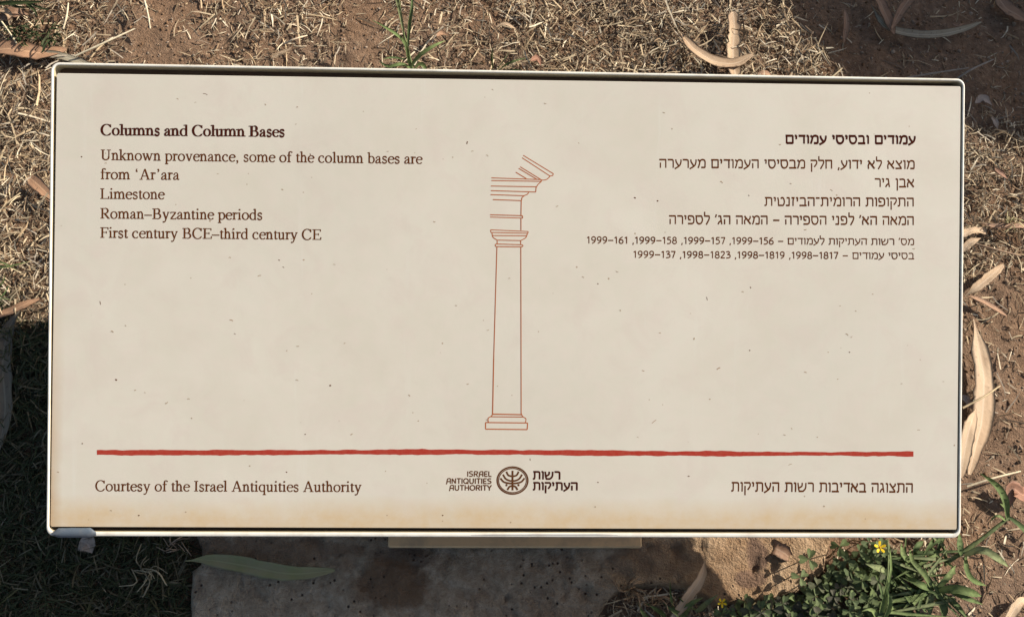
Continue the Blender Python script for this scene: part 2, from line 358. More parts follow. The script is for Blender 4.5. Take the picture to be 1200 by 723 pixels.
# Latin serif. Units: 1000 per em. T stem, h hair
def latin(T, CT, h, bold=False):
    x = 448; cap = 662; asc = 683; hs = h * .95; G = {}
    def V(cx, y0, y1, t=None): return [(np.array([[cx, y0], [cx, y1]]), t or T)]
    def Hh(x0, x1, y, t=None): return [(np.array([[x0, y], [x1, y]]), t or h)]
    def D(x0, y0, x1, y1, t): return [(np.array([[x0, y0], [x1, y1]]), t)]
    def sf(cx, y, wd, up=True):                                # foot serif at y (up: sits above y)
        s_ = 1 if up else -1
        return [(np.array([[cx - wd / 2, y + s_ * hs / 2], [cx + wd / 2, y + s_ * hs / 2]]), hs)] + \
               [(np.array([[cx, y + s_ * hs], [cx, y + s_ * (hs + 34)]]), np.array([T * 1.55, T]))]
    def C(P, tl=.0, t=None, hh=None): P = spline(P); return [(P, nibw(P, t or T, hh or h, tl))]
    def A(cx, cy, rx, ry, a0, a1, tl=0., t=None, n=16): P = arc(cx, cy, rx, ry, a0, a1, n); return [(P, nibw(P, t or T, h, tl))]
    def flag(cx, y): return [(np.array([[cx - T * 1.15, y - 38], [cx + T * .2, y - 8]]), h * 1.2)]
    def dot(cx, cy, r): return [(np.array([[cx - r, cy], [cx, cy], [cx + r, cy]]), np.array([r * 1.1, r * 2, r * 1.1]))]
    def bowl(cx, rx, a0=0, a1=360): return A(cx, x / 2, rx, x / 2 - h * .2, a0, a1, n=28)
    hw = T * 2.3
    G['o'] = (500, bowl(250, 190)); 
    G['c'] = (444, A(250, x / 2, 190, x / 2 - h * .2, 55, 318, n=26) + dot(352, x - 95, T * .52))
    G['e'] = (444, A(248, x / 2, 186, x / 2 - h * .2, 12, 322, n=28) + Hh(70, 412, x * .58) + A(330, x * .58, 72, x * .36, 0, 75, t=T * .8))
    G['b'] = (500, V(118, 8, asc) + flag(118, asc) + A(265, x / 2, 175, x / 2 - h * .2, -140, 140, n=26))
    G['d'] = (500, V(385, 0, asc) + flag(385, asc) + Hh(385, 470, 18, hs) + A(240, x / 2, 180, x / 2 - h * .2, 40, 320, n=26))
    G['p'] = (500, V(118, -215, x) + flag(118, x) + sf(118, -217, hw) + A(265, x / 2, 178, x / 2 - h * .2, -140, 140, n=26))
    G['q'] = (500, V(385, -215, x) + sf(385, -217, hw) + A(240, x / 2, 180, x / 2 - h * .2, 40, 320, n=26))
    G['a'] = (444, V(310, 50, x - 110) + A(212, x - 110, 98, 100, 0, 150, t=T * .8) + dot(95, x - 110, T * .52)
              + C([(310, x * .62), (180, x * .5), (80, x * .3), (90, x * .08), (170, 22), (310, 100)]) + C([(310, 90), (335, 20), (370, 15), (425, 50)], hh=h * .9, t=T * .8))
    G['l'] = (278, V(140, 0, asc) + flag(140, asc) + sf(140, 0, hw))
    G['i'] = (278, V(140, 0, x) + flag(140, x) + sf(140, 0, hw) + dot(140, 625, T * .62))
    def arch(x0, x1): return C([(x0, x * .72), (x0 + (x1 - x0) * .35, x * .94), (x0 + (x1 - x0) * .72, x * .97), (x1, x * .72)], t=T * .95, hh=h * 1.4) + V(x1, 0, x * .74)
    G['n'] = (500, V(118, 0, x) + flag(118, x) + sf(118, 0, hw) + arch(118, 372) + sf(372, 0, hw))
    G['h'] = (500, V(118, 0, asc) + flag(118, asc) + sf(118, 0, hw) + arch(118, 372) + sf(372, 0, hw))
    G['m'] = (778, V(118, 0, x) + flag(118, x) + sf(118, 0, hw) + arch(118, 385) + sf(385, 0, hw) + arch(385, 652) + sf(652, 0, hw))
    G['u'] = (500, V(115, x * .28, x) + flag(115, x) + C([(115, x * .3), (140, x * .07), (230, 28), (370, x * .24)], t=T * .95, hh=h * 1.4) + V(370, 0, x) + flag(370, x) + Hh(370, 465, 16, hs))
    G['r'] = (333, V(118, 0, x) + flag(118, x) + sf(118, 0, hw) + C([(118, x * .68), (190, x * .92), (250, x * .94)], hh=h * 1.3) + dot(290, x - 45, T * .56))
    G['s'] = (389, C([(318, x - 110), (280, x - 38), (190, x - 16), (95, x - 50), (85, x * .68), (180, x * .54), (285, x * .42), (320, x * .24), (275, 40), (180, 16), (85, 50), (62, 130)], tl=math.radians(75), t=T * .95, hh=h * 1.1))
    G['t'] = (278, V(125, 70, x + 90) + Hh(25, 262, x - 14) + C([(125, 80), (145, 28), (195, 22), (265, 70)], hh=h))
    G['f'] = (333, V(148, 0, asc - 120) + sf(148, 0, hw) + Hh(28, 305, x - 14) + C([(148, asc - 125), (175, asc - 40), (240, asc - 12), (300, asc - 20)], hh=h) + dot(325, asc - 50, T * .5))
    G['k'] = (500, V(118, 0, asc) + flag(118, asc) + sf(118, 0, hw) + D(140, 190, 385, x - 10, h * 1.2) + Hh(310, 470, x - 14, hs) + D(215, 250, 400, 10, T) + Hh(320, 500, 14, hs))
    G['v'] = (500, D(95, x - 10, 262, 10, T) + D(262, 10, 405, x - 10, h * 1.2) + Hh(20, 190, x - 14, hs) + Hh(330, 478, x - 14, hs))
    G['y'] = (500, D(95, x - 10, 262, 10, T) + C([(408, x - 10), (262, 30), (190, -140), (110, -195)], hh=h * 1.2, t=h * 1.3) + dot(85, -175, T * .5) + Hh(20, 190, x - 14, hs) + Hh(330, 478, x - 14, hs))
    G['w'] = (722, D(85, x - 10, 230, 10, T) + D(230, 10, 345, x - 40, h * 1.2) + D(325, x - 10, 478, 10, T) + D(478, 10, 620, x - 10, h * 1.2) + Hh(15, 175, x - 14, hs) + Hh(255, 400, x - 14, hs) + Hh(550, 700, x - 14, hs))
    G['z'] = (444, Hh(45, 395, x - 16, h * 1.15) + D(375, x - 20, 65, 18, T) + Hh(45, 410, 16, h * 1.15) + D(50, x - 100, 62, x - 10, h) + D(412, 110, 398, 10, h))
    cw = CT * 2.45
    def csf(cx, y, up): return [(np.array([[cx - cw / 2, y + (hs / 2 if up else -hs / 2)], [cx + cw / 2, y + (hs / 2 if up else -hs / 2)]]), hs)]
    def I(cx): return V(cx, 0, cap, CT) + csf(cx, 0, 1) + csf(cx, cap, 0)
    G['I'] = (333, I(166)); G['L'] = (611, I(160) + Hh(160, 560, hs / 2, hs) + D(585, 170, 560, 0, h * 1.3))
    G['F'] = (556, I(160) + Hh(160, 520, cap - hs / 2, hs) + D(520, cap, 528, cap - 150, h * 1.3) + Hh(160, 430, cap * .52) + V(430, cap * .52 - 70, cap * .52 + 70, h))
    G['E'] = (611, I(160) + Hh(160, 545, cap - hs / 2, hs) + D(545, cap, 552, cap - 145, h * 1.3) + Hh(160, 430, cap * .52) + V(430, cap * .52 - 70, cap * .52 + 70, h) + Hh(160, 565, hs / 2, hs) + D(590, 165, 565, 0, h * 1.3))
    G['B'] = (667, I(165) + Hh(165, 330, cap - hs / 2, hs) + A(330, cap * .755, 160, cap * .235, -90, 90, t=CT) + Hh(165, 350, cap * .52) + A(350, cap * .27, 205, cap * .25, -90, 90, t=CT) + Hh(165, 350, hs / 2, hs))
    G['R'] = (667, I(165) + Hh(165, 340, cap - hs / 2, hs) + A(340, cap * .74, 180, cap * .245, -90, 90, t=CT) + Hh(165, 340, cap * .495) + D(310, cap * .49, 570, 14, CT) + Hh(520, 660, 14, hs))
    G['U'] = (722, V(165, cap * .32, cap, CT) + csf(165, cap, 0) + C([(165, cap * .34), (185, 100), (340, 22), (510, 85), (555, cap * .34)], t=CT * .95, hh=h * 1.5) + V(557, cap * .32, cap, h * 1.3) + csf(557, cap, 0))
    G['C'] = (667, A(355, cap / 2, 295, cap / 2 + 2, 42, 318, t=CT, n=30) + V(585, cap - 185, cap, h * 1.4) + D(560, 105, 620, 155, h))
    G['A'] = (722, D(345, cap, 115, 10, h * 1.25) + D(350, cap + 5, 590, 10, CT) + Hh(205, 500, cap * .33) + Hh(15, 215, 14, hs) + Hh(455, 706, 14, hs))
    G[','] = (250, dot(120, 45, T * .6) + C([(150, 40), (150, -40), (85, -110)], t=h * 1.2)); G[' '] = (250, [])
    G['–'] = (500, Hh(0, 500, 235, h * 1.3)); G["’"] = (333, dot(170, 630, T * .6) + C([(200, 625), (200, 540), (135, 480)], t=h * 1.2))
    G["‘"] = (333, dot(165, 520, T * .6) + C([(135, 525), (135, 610), (200, 670)], t=h * 1.2))
    return G
REG = latin(98, 110, 54); BLD = latin(138, 158, 56, True)
for k, wd in dict(C=722, B=667, u=556, n=556, m=833, d=556).items():
    w0, st = BLD[k]; BLD[k] = (wd, [(p * np.array([wd / w0, 1]), t) for p, t in st])
# Hebrew. Units: letter height 100
def hebrew(hz, vt):
    G = {}
    def P(pts): P_ = np.asarray(pts, float); return (P_, 'poly')
    def C(pts): return (spline(pts, 5), 'nib')
    G['ע'] = (80, [C([(68, 97), (67, 66), (52, 26), (4, -10)]), C([(14, 97), (20, 66), (44, 24)])])
    G['מ'] = (92, [C([(8, 97), (22, 82), (32, 66)]), C([(28, 80), (22, 40), (10, 0)]), C([(26, 76), (44, 93), (64, 93), (80, 76), (80, 4)]), P([(80, 7), (42, 7)])])
    G['ו'] = (38, [P([(6, 93), (24, 93)]), P([(24, 97), (24, 0)])]); G['י'] = (38, [P([(6, 93), (24, 93)]), P([(24, 97), (20, 52)])])
    G['ד'] = (78, [P([(6, 93), (74, 93)]), P([(60, 98), (60, 0)])])
    G['ם'] = (90, [P([(5, 93), (78, 93)]), P([(16, 90), (16, 0)]), P([(77, 97), (77, 0)]), P([(16, 7), (77, 7)])])
    G['ב'] = (82, [C([(8, 90), (40, 93), (56, 88), (62, 70), (62, 10)]), P([(5, 7), (78, 7)])])
    G['ס'] = (90, [P([(4, 93), (72, 93)]), C([(14, 90), (13, 50), (24, 16), (45, 5), (66, 16), (78, 50), (70, 90)])])
    G['צ'] = (80, [C([(10, 97), (30, 66), (64, 14)]), P([(6, 7), (70, 7)]), C([(66, 97), (66, 76), (42, 54)])])
    G['א'] = (86, [(np.array([(10, 96), (76, 3)], float), hz), C([(70, 97), (70, 74), (54, 48)]), C([(26, 70), (12, 40), (14, 0)])])
    G['ל'] = (70, [P([(11, 142), (11, 88)]), P([(11, 93), (60, 93)]), C([(59, 96), (58, 60), (28, -4)])])
    G['ח'] = (86, [P([(5, 93), (76, 93)]), P([(16, 93), (16, 0)]), P([(72, 96), (72, 0)])])
    G['ק'] = (80, [P([(5, 93), (66, 93)]), C([(66, 93), (68, 60), (44, 18)]), P([(16, 62), (16, -38)])])
    G['ה'] = (86, [P([(5, 93), (74, 93)]), P([(72, 97), (72, 0)]), P([(17, 60), (17, 0)])])
    G['ר'] = (74, [P([(6, 93), (46, 93)]), C([(44, 93), (58, 88), (62, 70), (62, 0)])])
    G['ן'] = (38, [P([(6, 93), (24, 93)]), P([(24, 97), (24, -38)])])
    G['ג'] = (60, [P([(10, 93), (36, 93)]), C([(35, 96), (40, 50), (48, 0)]), C([(42, 42), (20, 26), (8, 0)])])
    G['ת'] = (92, [P([(8, 93), (62, 93)]), C([(60, 93), (74, 88), (78, 70), (78, 0)]), C([(24, 90), (24, 24), (18, 8), (4, 7)])])
    G['פ'] = (84, [C([(16, 50), (13, 90), (44, 93), (62, 86), (70, 62), (68, 22), (52, 8)]), P([(55, 7), (8, 7)]), P([(14, 53), (38, 50)])])
    G['ט'] = (90, [C([(10, 97), (17, 60), (18, 10)]), P([(14, 7), (70, 7)]), C([(68, 7), (78, 45), (70, 86), (52, 94), (42, 82)])])
    G['ז'] = (46, [P([(6, 93), (38, 93)]), C([(26, 92), (22, 50), (22, 0)])])
    G['נ'] = (56, [P([(12, 93), (38, 93)]), P([(38, 97), (38, 3)]), P([(5, 7), (42, 7)])])
    G['ש'] = (106, [C([(10, 97), (16, 40), (24, 8)]), P([(18, 7), (66, 7)]), C([(64, 7), (88, 40), (92, 97)]), C([(54, 97), (50, 62), (20, 42)])])
    G['־'] = (50, [P([(6, 92), (44, 92)])]); G['׳'] = (30, [P([(20, 112), (10, 78)])]); G[' '] = (46, [])
    G[','] = (30, [P([(17, 16), (10, -18)])]); G['–'] = (78, [P([(6, 48), (72, 48)])])
    G['1'] = (58, [P([(12, 84), (32, 102)]), P([(34, 106), (34, 0)])])
    G['9'] = (72, [C(arc(36, 74, 24, 28, 0, 360, 14)), C([(60, 72), (52, 30), (18, 0)])])
    G['6'] = (72, [C(arc(36, 31, 25, 28, 0, 360, 14)), C([(12, 34), (20, 72), (54, 104)])])
    G['5'] = (68, [P([(56, 101), (20, 101)]), P([(20, 104), (16, 62)]), C([(16, 62), (40, 66), (56, 36), (40, 8), (8, 4)])])
    G['7'] = (66, [P([(6, 100), (58, 100)]), P([(56, 102), (26, 0)])])
    G['8'] = (72, [C(arc(36, 78, 20, 24, 0, 360, 13)), C(arc(36, 29, 25, 26, 0, 360, 13))])
    G['2'] = (68, [C([(10, 88), (30, 104), (52, 92), (48, 62), (10, 8)]), P([(8, 6), (60, 6)])])
    G['3'] = (68, [C([(10, 96), (40, 104), (50, 80), (24, 58)]), C([(24, 58), (56, 50), (54, 14), (10, 3)])])
    out = {}
    for k, (wd, st) in G.items():
        r = []
        for p, t in st:
            if isinstance(t, str): 
                if t == 'poly':
                    d = p[1] - p[0]; a = math.atan2(d[1], d[0]); t = vt + (hz - vt) * abs(math.cos(a)) ** 1.3
                else:
                    g = np.gradient(p, axis=0); a = np.arctan2(g[:, 1], g[:, 0]); t = vt + (hz - vt) * np.abs(np.cos(a)) ** 1.3
            r.append((p, t))
        out[k] = (wd, r)
    return out
HR = hebrew(19, 14); HB = hebrew(28, 21); HS = hebrew(18, 15.5); HL = hebrew(24, 22)
# monoline sans for the small logo caps. Units 100
def mono(t):
    G = {}
    def P(*pts): return [(spline(pts, 1) if False else np.asarray(pts, float), None)]
    def seg(*pts): return [(np.array([a, b], float), t) for a, b in zip(pts[:-1], pts[1:])]
    def C(pts): return [(spline(pts, 4), t)]
    G['I'] = (30, seg((15, 0), (15, 100))); G['S'] = (74, C([(64, 92), (30, 94), (12, 78), (26, 56), (52, 48), (62, 26), (44, 7), (8, 7)]))
    G['R'] = (78, seg((14, 0), (14, 94), (44, 94)) + C([(44, 94), (66, 86), (64, 60), (42, 50), (14, 48)]) + seg((40, 50), (66, 0)))
    G['A'] = (84, C([(2, -8), (14, 4), (18, 40), (26, 84), (44, 94), (70, 94)]) + seg((70, 98), (70, 0)) + seg((18, 40), (70, 40)))
    G['E'] = (66, seg((60, 94), (14, 94), (14, 6), (60, 6)) + seg((14, 50), (54, 50))); G['L'] = (60, seg((14, 100), (14, 6), (56, 6)))
    G['N'] = (82, seg((14, 0), (14, 96), (66, 4), (66, 100))); G['T'] = (70, seg((4, 94), (66, 94)) + seg((35, 94), (35, 0)))
    G['Q'] = (94, C(arc(46, 50, 36, 44, 0, 360, 14)) + seg((52, 28), (84, -4))); G['U'] = (82, C([(14, 100), (14, 34), (26, 8), (54, 8), (66, 34), (66, 100)]))
    G['H'] = (80, seg((14, 0), (14, 100)) + seg((66, 0), (66, 100)) + seg((14, 50), (66, 50)))
    G['O'] = (92, C(arc(46, 50, 36, 44, 0, 360, 14))); G['Y'] = (72, seg((4, 100), (36, 46), (36, 0)) + seg((36, 46), (68, 100)))
    return G
MN = mono(21)
TZ = PZ + .00004
def px_frame(x0, y0, x1, y1):
    a = s_uv(x0, y0, TZ); b = s_uv(x1, y1, TZ); return a, b
def text(s, G, x0, y0, x1, y1, name, mat, hpx=None, H=662., jit=0.0):
    """visual left-to-right string; baseline from photo point (x0,y0) to (x1,y1); hpx = letter height in photo px"""
    a, b = px_frame(x0, y0, x1, y1); L = np.linalg.norm(b - a); u = (b - a) / L; v = np.array([-u[1], u[0]])
    tot = sum(G[c][0] for c in s); sx = L / tot
    sy = sx if hpx is None else hpx / H * (np.linalg.norm(s_uv(600, 300, TZ) - s_uv(600, 400, TZ)) / 100)
    I_ = Ink(); cx = 0.0
    for c in s:
        wd, st = G[c]
        for P, t in st:
            P = np.asarray(P, float)
            # stroke width is isotropic in the vertical unit, x stretched
            Vr, Fr = ribbon(np.c_[(P[:, 0] + cx) * sx, P[:, 1] * sy], np.asarray(t) * min(sx, sy) if abs(sx / sy - 1) > .2 else np.asarray(t) * sy)
            I_.add([a + u * p[0] + v * p[1] for p in Vr], Fr)
        cx += wd
    V = np.array(I_.V); V[:, 2] += TZ
    return spart(name, V, I_.F, mat)
def rev(s): return s[::-1]
text('Columns and Column Bases', BLD, 118, 158.8, 334, 160.8, 'heading_lettering', M['bold'], 12.6)
text('Unknown provenance, some of the column bases are', REG, 117.5, 187.8, 495, 192.3, 'body_lettering', M['ink'], 12.2)
text('from ‘Ar’ara', REG, 117.5, 210.3, 210.5, 211.0, 'body_lettering', M['ink'], 12.2)
text('Limestone', REG, 117.0, 233.3, 193, 233.7, 'body_lettering', M['ink'], 12.2)
text('Roman–Byzantine periods', REG, 117.0, 256.3, 308, 257.9, 'body_lettering', M['ink'], 12.2)
text('First century BCE–third century CE', REG, 117.0, 278.8, 376.5, 281.2, 'body_lettering', M['ink'], 12.2)
text('Courtesy of the Israel Antiquities Authority', REG, 111.5, 575.2, 424, 576.2, 'footer_lettering', M['ink'], 12.2)
text(rev('עמודים ובסיסי עמודים'), HB, 920, 168.6, 1073.5, 169.2, 'hebrew_heading_lettering', M['bold'], 10.0, 100)
text(rev('מוצא לא ידוע, חלק מבסיסי העמודים מערערה'), HR, 772, 196.9, 1072.5, 198.4, 'hebrew_body_lettering', M['ink'], 10.4, 100)
text(rev('אבן גיר'), HR, 1024.5, 219.4, 1072, 219.9, 'hebrew_body_lettering', M['ink'], 10.4, 100)
text(rev('התקופות הרומית־הביזנטית'), HR, 895.5, 241.5, 1071.7, 242.2, 'hebrew_body_lettering', M['ink'], 10.4, 100)
text(rev('המאה הא׳ לפני הספירה – המאה הג׳ לספירה'), HR, 783.5, 262.8, 1071.7, 263.9, 'hebrew_body_lettering', M['ink'], 10.4, 100)
text('1999–161 ,1999–158 ,1999–157 ,1999–156 – ' + rev('מס׳ רשות העתיקות לעמודים'), HS, 687, 285.4, 1071.7, 287.4, 'hebrew_number_lettering', M['ink'], 7.7, 100)
text('1999–137 ,1998–1823 ,1998–1819 ,1998–1817 – ' + rev('בסיסי עמודים'), HS, 741.5, 302.2, 1071.7, 304.0, 'hebrew_number_lettering', M['ink'], 7.7, 100)
text(rev('התצוגה באדיבות רשות העתיקות'), HR, 856.5, 575.6, 1070.5, 577.0, 'hebrew_footer_lettering', M['ink'], 11.2, 100)
for s_, x_, y_ in (('ISRAEL', 547, 558.2), ('ANTIQUITIES', 522.5, 566.5), ('AUTHORITY', 526, 574.4)):
    text(s_, MN, x_, y_, 576.3, y_ + .1, 'emblem_lettering', M['logo'], 6.3, 100)
text(rev('רשות'), HL, 624, 561.5, 657, 561.7, 'hebrew_emblem_lettering', M['logo2'], 9.6, 100)
text(rev('העתיקות'), HL, 624, 574.1, 677.5, 574.4, 'hebrew_emblem_lettering', M['logo2'], 9.4, 100)
def drawing(name, strokes, mat):                                 # strokes in photo px with px widths
    k = np.linalg.norm(s_uv(600, 300, TZ) - s_uv(600, 400, TZ)) / 100; I_ = Ink()
    for P, wpx in strokes:
        wpx = np.asarray(wpx) * (1.22 if name == 'emblem' else 1)
        Q = np.array([s_uv(*p, TZ) for p in P]); Vr, Fr = ribbon(Q, np.asarray(wpx) * k); I_.add(Vr, Fr)
    V = np.array(I_.V); V[:, 2] += TZ; return spart(name, V, I_.F, mat)
st = []; LW = 1.05
def seg(pts, w=LW, q=None):
    pts = [(560 + x / 5.56, 170 + y / 5.56) for x, y in pts] if q is None else [(550 + x / 7.61, 420 + y / 7.61) for x, y in pts]
    for a, b in zip(pts[:-1], pts[1:]): st.append(([a, b], w))
def cur(pts, w=LW, q=None):
    pts = [(560 + x / 5.56, 170 + y / 5.56) for x, y in pts] if q is None else [(550 + x / 7.61, 420 + y / 7.61) for x, y in pts]
    st.append((spline(pts, 5), w))
seg([(295, 68), (492, 188)]); seg([(288, 84), (470, 203)]); seg([(492, 188), (488, 200), (470, 203)]); cur([(472, 203), (446, 226), (412, 230)])
seg([(276, 143), (414, 228)]); seg([(266, 153), (384, 224)]); seg([(247, 178), (316, 220)])
seg([(88, 215), (412, 226)]); seg([(88, 232), (414, 238)]); seg([(414, 226), (414, 238)]); cur([(414, 238), (392, 258), (382, 275)]); seg([(380, 274), (377, 307)])
seg([(85, 268), (380, 273)]); seg([(85, 298), (377, 307)]); cur([(332, 308), (322, 322), (300, 331)]); seg([(83, 324), (300, 331)]); cur([(302, 332), (288, 344), (285, 362)])
seg([(98, 356), (285, 363)]); seg([(283, 362), (281, 462)]); seg([(281, 478), (281, 556)]); seg([(80, 455), (291, 461), (292, 477), (80, 470)])
seg([(83, 553), (328, 564), (326, 576), (85, 570), (83, 553)]); cur([(92, 572), (98, 600), (125, 620)]); cur([(323, 577), (312, 604), (282, 622)])
seg([(98, 590), (315, 592)]); seg([(122, 620), (282, 623)]); seg([(126, 622), (126, 644)]); seg([(279, 623), (279, 648)])
cur([(118, 645), (113, 653), (118, 662)]); seg([(118, 645), (289, 650)]); seg([(118, 662), (288, 664)]); cur([(289, 650), (294, 657), (288, 664)])
st.append(([(582.4, 289.2), (578.6, 420)], LW)); st.append(([(578.6, 420), (577.3, 485)], LW * 1.2)); st.append(([(610.4, 289.6), (610.8, 485)], LW))
seg([(205, 495), (468, 500)], LW * 1.3, 1); seg([(190, 518), (480, 521)], LW, 1); cur([(208, 490), (203, 506), (190, 518)], LW, 1); cur([(462, 485), (470, 506), (481, 521)], LW, 1)
cur([(190, 518), (170, 530), (168, 556), (173, 571)], LW, 1); cur([(481, 521), (503, 535), (504, 556), (498, 572)], LW, 1)
seg([(145, 570), (520, 574), (516, 633), (145, 629), (145, 570)], LW * 1.25, 1)
drawing('column_drawing', st, M['line'])
# red rule with ragged edges
xs = np.linspace(113.5, 1070.5, 260); top = []; bot = []
for i, x_ in enumerate(xs):
    base = 530.2 + (x_ - 113) / 957 * 1.6 - 1.4 * math.exp(-((x_ - 520) / 190) ** 2)
    th = 2.9 + 1.1 * (fbm(x_ / 60, 3.3, 2, 31) - .5) * 2
    top.append(s_uv(x_, base - th + (float(fbm(x_ / 9, 1.1, 2, 33)) - .5) * 1.4, TZ)); bot.append(s_uv(x_, base + th + (float(fbm(x_ / 7, 7.7, 3, 37)) - .5) * 1.7, TZ))
V = [(p[0], p[1], TZ) for p in top + bot]; n = len(xs)
spart('red_rule', V, [(i, i + n, i + n + 1, i + 1) for i in range(n - 1)], M['redink'])
# emblem: ring and seven-branched lamp
em = []; ex, ey = 600.6, 562.8
a_ = np.radians(np.linspace(0, 360, 49)); em.append((np.c_[ex + 18.0 * np.cos(a_), ey - 15.8 * np.sin(a_)], 1.5)); em.append((np.c_[ex + 16.2 * np.cos(a_), ey - 14.1 * np.sin(a_)], .9))
em.append(([(ex, ey - 11.5), (ex, ey + 11.5)], 1.9))
for rx, yt, yb in ((7.2, -11, -5.2), (11.2, -7.6, 0.2), (14.2, -3.2, 3.2)):
    for s_ in (-1, 1):
        em.append((spline([(ex + s_ * rx, ey + yt + .5), (ex + s_ * rx * .72, ey + (yt + yb) / 2 + 1.6), (ex + s_ * rx * .3, ey + yb), (ex, ey + yb + .2)], 6), 1.75))
for s_ in (-1, 1):
    em.append((spline([(ex, ey + 6.2), (ex + s_ * 3.4, ey + 7.2), (ex + s_ * 6, ey + 11)], 6), 1.8))
    c = (ex + s_ * 7, ey + 5.4); em.append(([(c[0] - 1.2, c[1]), (c[0], c[1]), (c[0] + 1.2, c[1])], [1.4, 2.4, 1.4]))
drawing('emblem', em, M['logo'])
# little scratches and stuck bits on the panel
sc = []
for x_, y_, dx, dy, w_ in ((238, 110, 5, 1.5, .8), (228, 121, 2, -.8, .8), (548, 166, -1, 3, 1.3), (576, 105, 2, 1.2, 1.2), (363, 181, 1, .8, 1.3), (269, 375, 4, 1, 1.4), (274, 391, 2, .8, 1),
        (302, 324, 4, -1.2, 1), (326, 305, 2, .5, 1.4), (355, 305, 1.8, 0, 1.6), (331, 313, 2, 1, 1), (390, 310, 3, .6, .9), (117, 353, .8, 4, .9), (840, 433, 4, -2.2, 1.2), (828, 348, 1, 4, .9),
        (991, 391, 3, 2, 1.3), (879, 337, 1, .6, 1.3), (813, 398, 1, -2, 1.3), (878, 411, 1, 0, 1.5), (831, 468, 1.6, 0, 1.5), (135, 445, 2, .6, 1.4), (169, 460, 1.5, .4, 1.1), (386, 452, 2, 0, 1.3),
        (764, 496, 5, -4, 1), (621, 537, .4, 2.4, 1), (924, 545, 4, -1.6, 1), (806, 558, 2, 0, 1.2), (965, 593, 1.2, .6, 1.6), (700, 565, 1.4, .4, 1.3), (697, 594, 1.2, 0, 1.5), (743, 232, 2, .6, 1.3), (787, 151, .8, 1, 1.3),
        (770, 236, 1.4, 0, 1.6), (1022, 345, 1.5, 0, 1.2), (877, 229, 1, 1, 1.3), (970, 413, 1, 0, 1.3), (995, 413, 1, 0, 1.1), (67, 553, 2, .4, 1.3), (162, 604, 1.4, 0, 1.5), (217, 600, 1.4, 0, 1.2), (95, 184, 1.2, .6, 1.4), (129, 598, 2, .5, 1.2),
        (96, 520, 1, 0, 1.2), (224, 490, 1, .5, 1.1), (357, 509, 1.4, 0, 1.2), (292, 546, 1.4, 0, 1.2), (335, 553, 1.4, .6, 1.2), (1118, 521, 0.4, 1.5, 1.4), (700, 333, 1.2, 0, 1.1), (453, 604, 1.2, 0, 1.3), (518, 604, 1.4, 0, 1.1)):
    sc.append((spline([(x_, y_), (x_ + dx * .5, y_ + dy * .5 - .5), (x_ + dx, y_ + dy)], 3), w_))
sc = [(p, w_ * random.uniform(.55, 1.15)) for p, w_ in sc]
drawing('scratch_mark', sc[::2], M['ink'])['kind'] = 'stuff'
fn = sc[1::2] + [(spline([(a, b), (a + random.uniform(.5, 1.5), b + random.uniform(-1, 1)), (a + random.uniform(1, 3), b + random.uniform(-1, 1.5))], 3), random.uniform(.5, 1.1)) for a, b in ((random.uniform(70, 1115), random.uniform(110, 515)) for _ in range(70))]
drawing('faint_speck', fn, M['faint'])['kind'] = 'stuff'
# bare worn metal at the lower left corner, chipped strip on the lower lip
def lip_patch(name, x0, x1, y0, y1, mat, z0=.00035, up=.0009):
    pts = []; n = 14
    for i in range(n + 1):
        t = i / n; x_ = x0 + (x1 - x0) * t; e = .5 * (float(vnoise(t * 9, .3, 55)) - .5) * 2; sh = min(1, min(t, 1 - t) * 7)
        pts.append((s_uv(x_, (y0 + y1) / 2 - (y1 - y0) / 2 * sh + e * .5, 0), s_uv(x_, (y0 + y1) / 2 + (y1 - y0) / 2 * (sh * .5 + .5), 0)))
    V = []; F = []
    for a, b in pts:
        V += [(a[0], a[1], -.0006), (a[0], a[1], z0), ((a[0] + b[0]) / 2, (a[1] + b[1]) / 2, z0 + up * .4), (b[0], b[1], z0 - .0002), (b[0], b[1] - .0001, -.004)]
    for i in range(len(pts) - 1):
        for j in range(4): F.append((i * 5 + j, i * 5 + j + 1, i * 5 + j + 6, i * 5 + j + 5))
    return spart(name, V, F, mat, True)
lip_patch('worn_corner', 61, 113, 618.5, 629.6, M['metal'])
lip_patch('chipped_strip', 552, 724, 625.4, 627.6, M['chip'], .0001, .0001)
# leg and foot plate (world axes, children of the sign)
fx0, fy0, _ = gp(455, 641.5, .022); fx1, fy1, _ = gp(752, 641.5, .022)
FZ = .022
V, F = box(fx0, fy0, FZ - .006, fx1, fy0 + .10, FZ); mesh('foot_plate', V, F, M['leg'], sign)
V, F = box(fx0 + .02, fy0 + .03, FZ, fx1 - .02, fy0 + .06, .12)
V = np.array(V); up_ = V[:, 2] > .09; V[up_, 2] = H0 + V[up_, 1] * math.tan(ALPHA) - .0106 / math.cos(ALPHA); mesh('leg', V, F, M['leg'], sign)

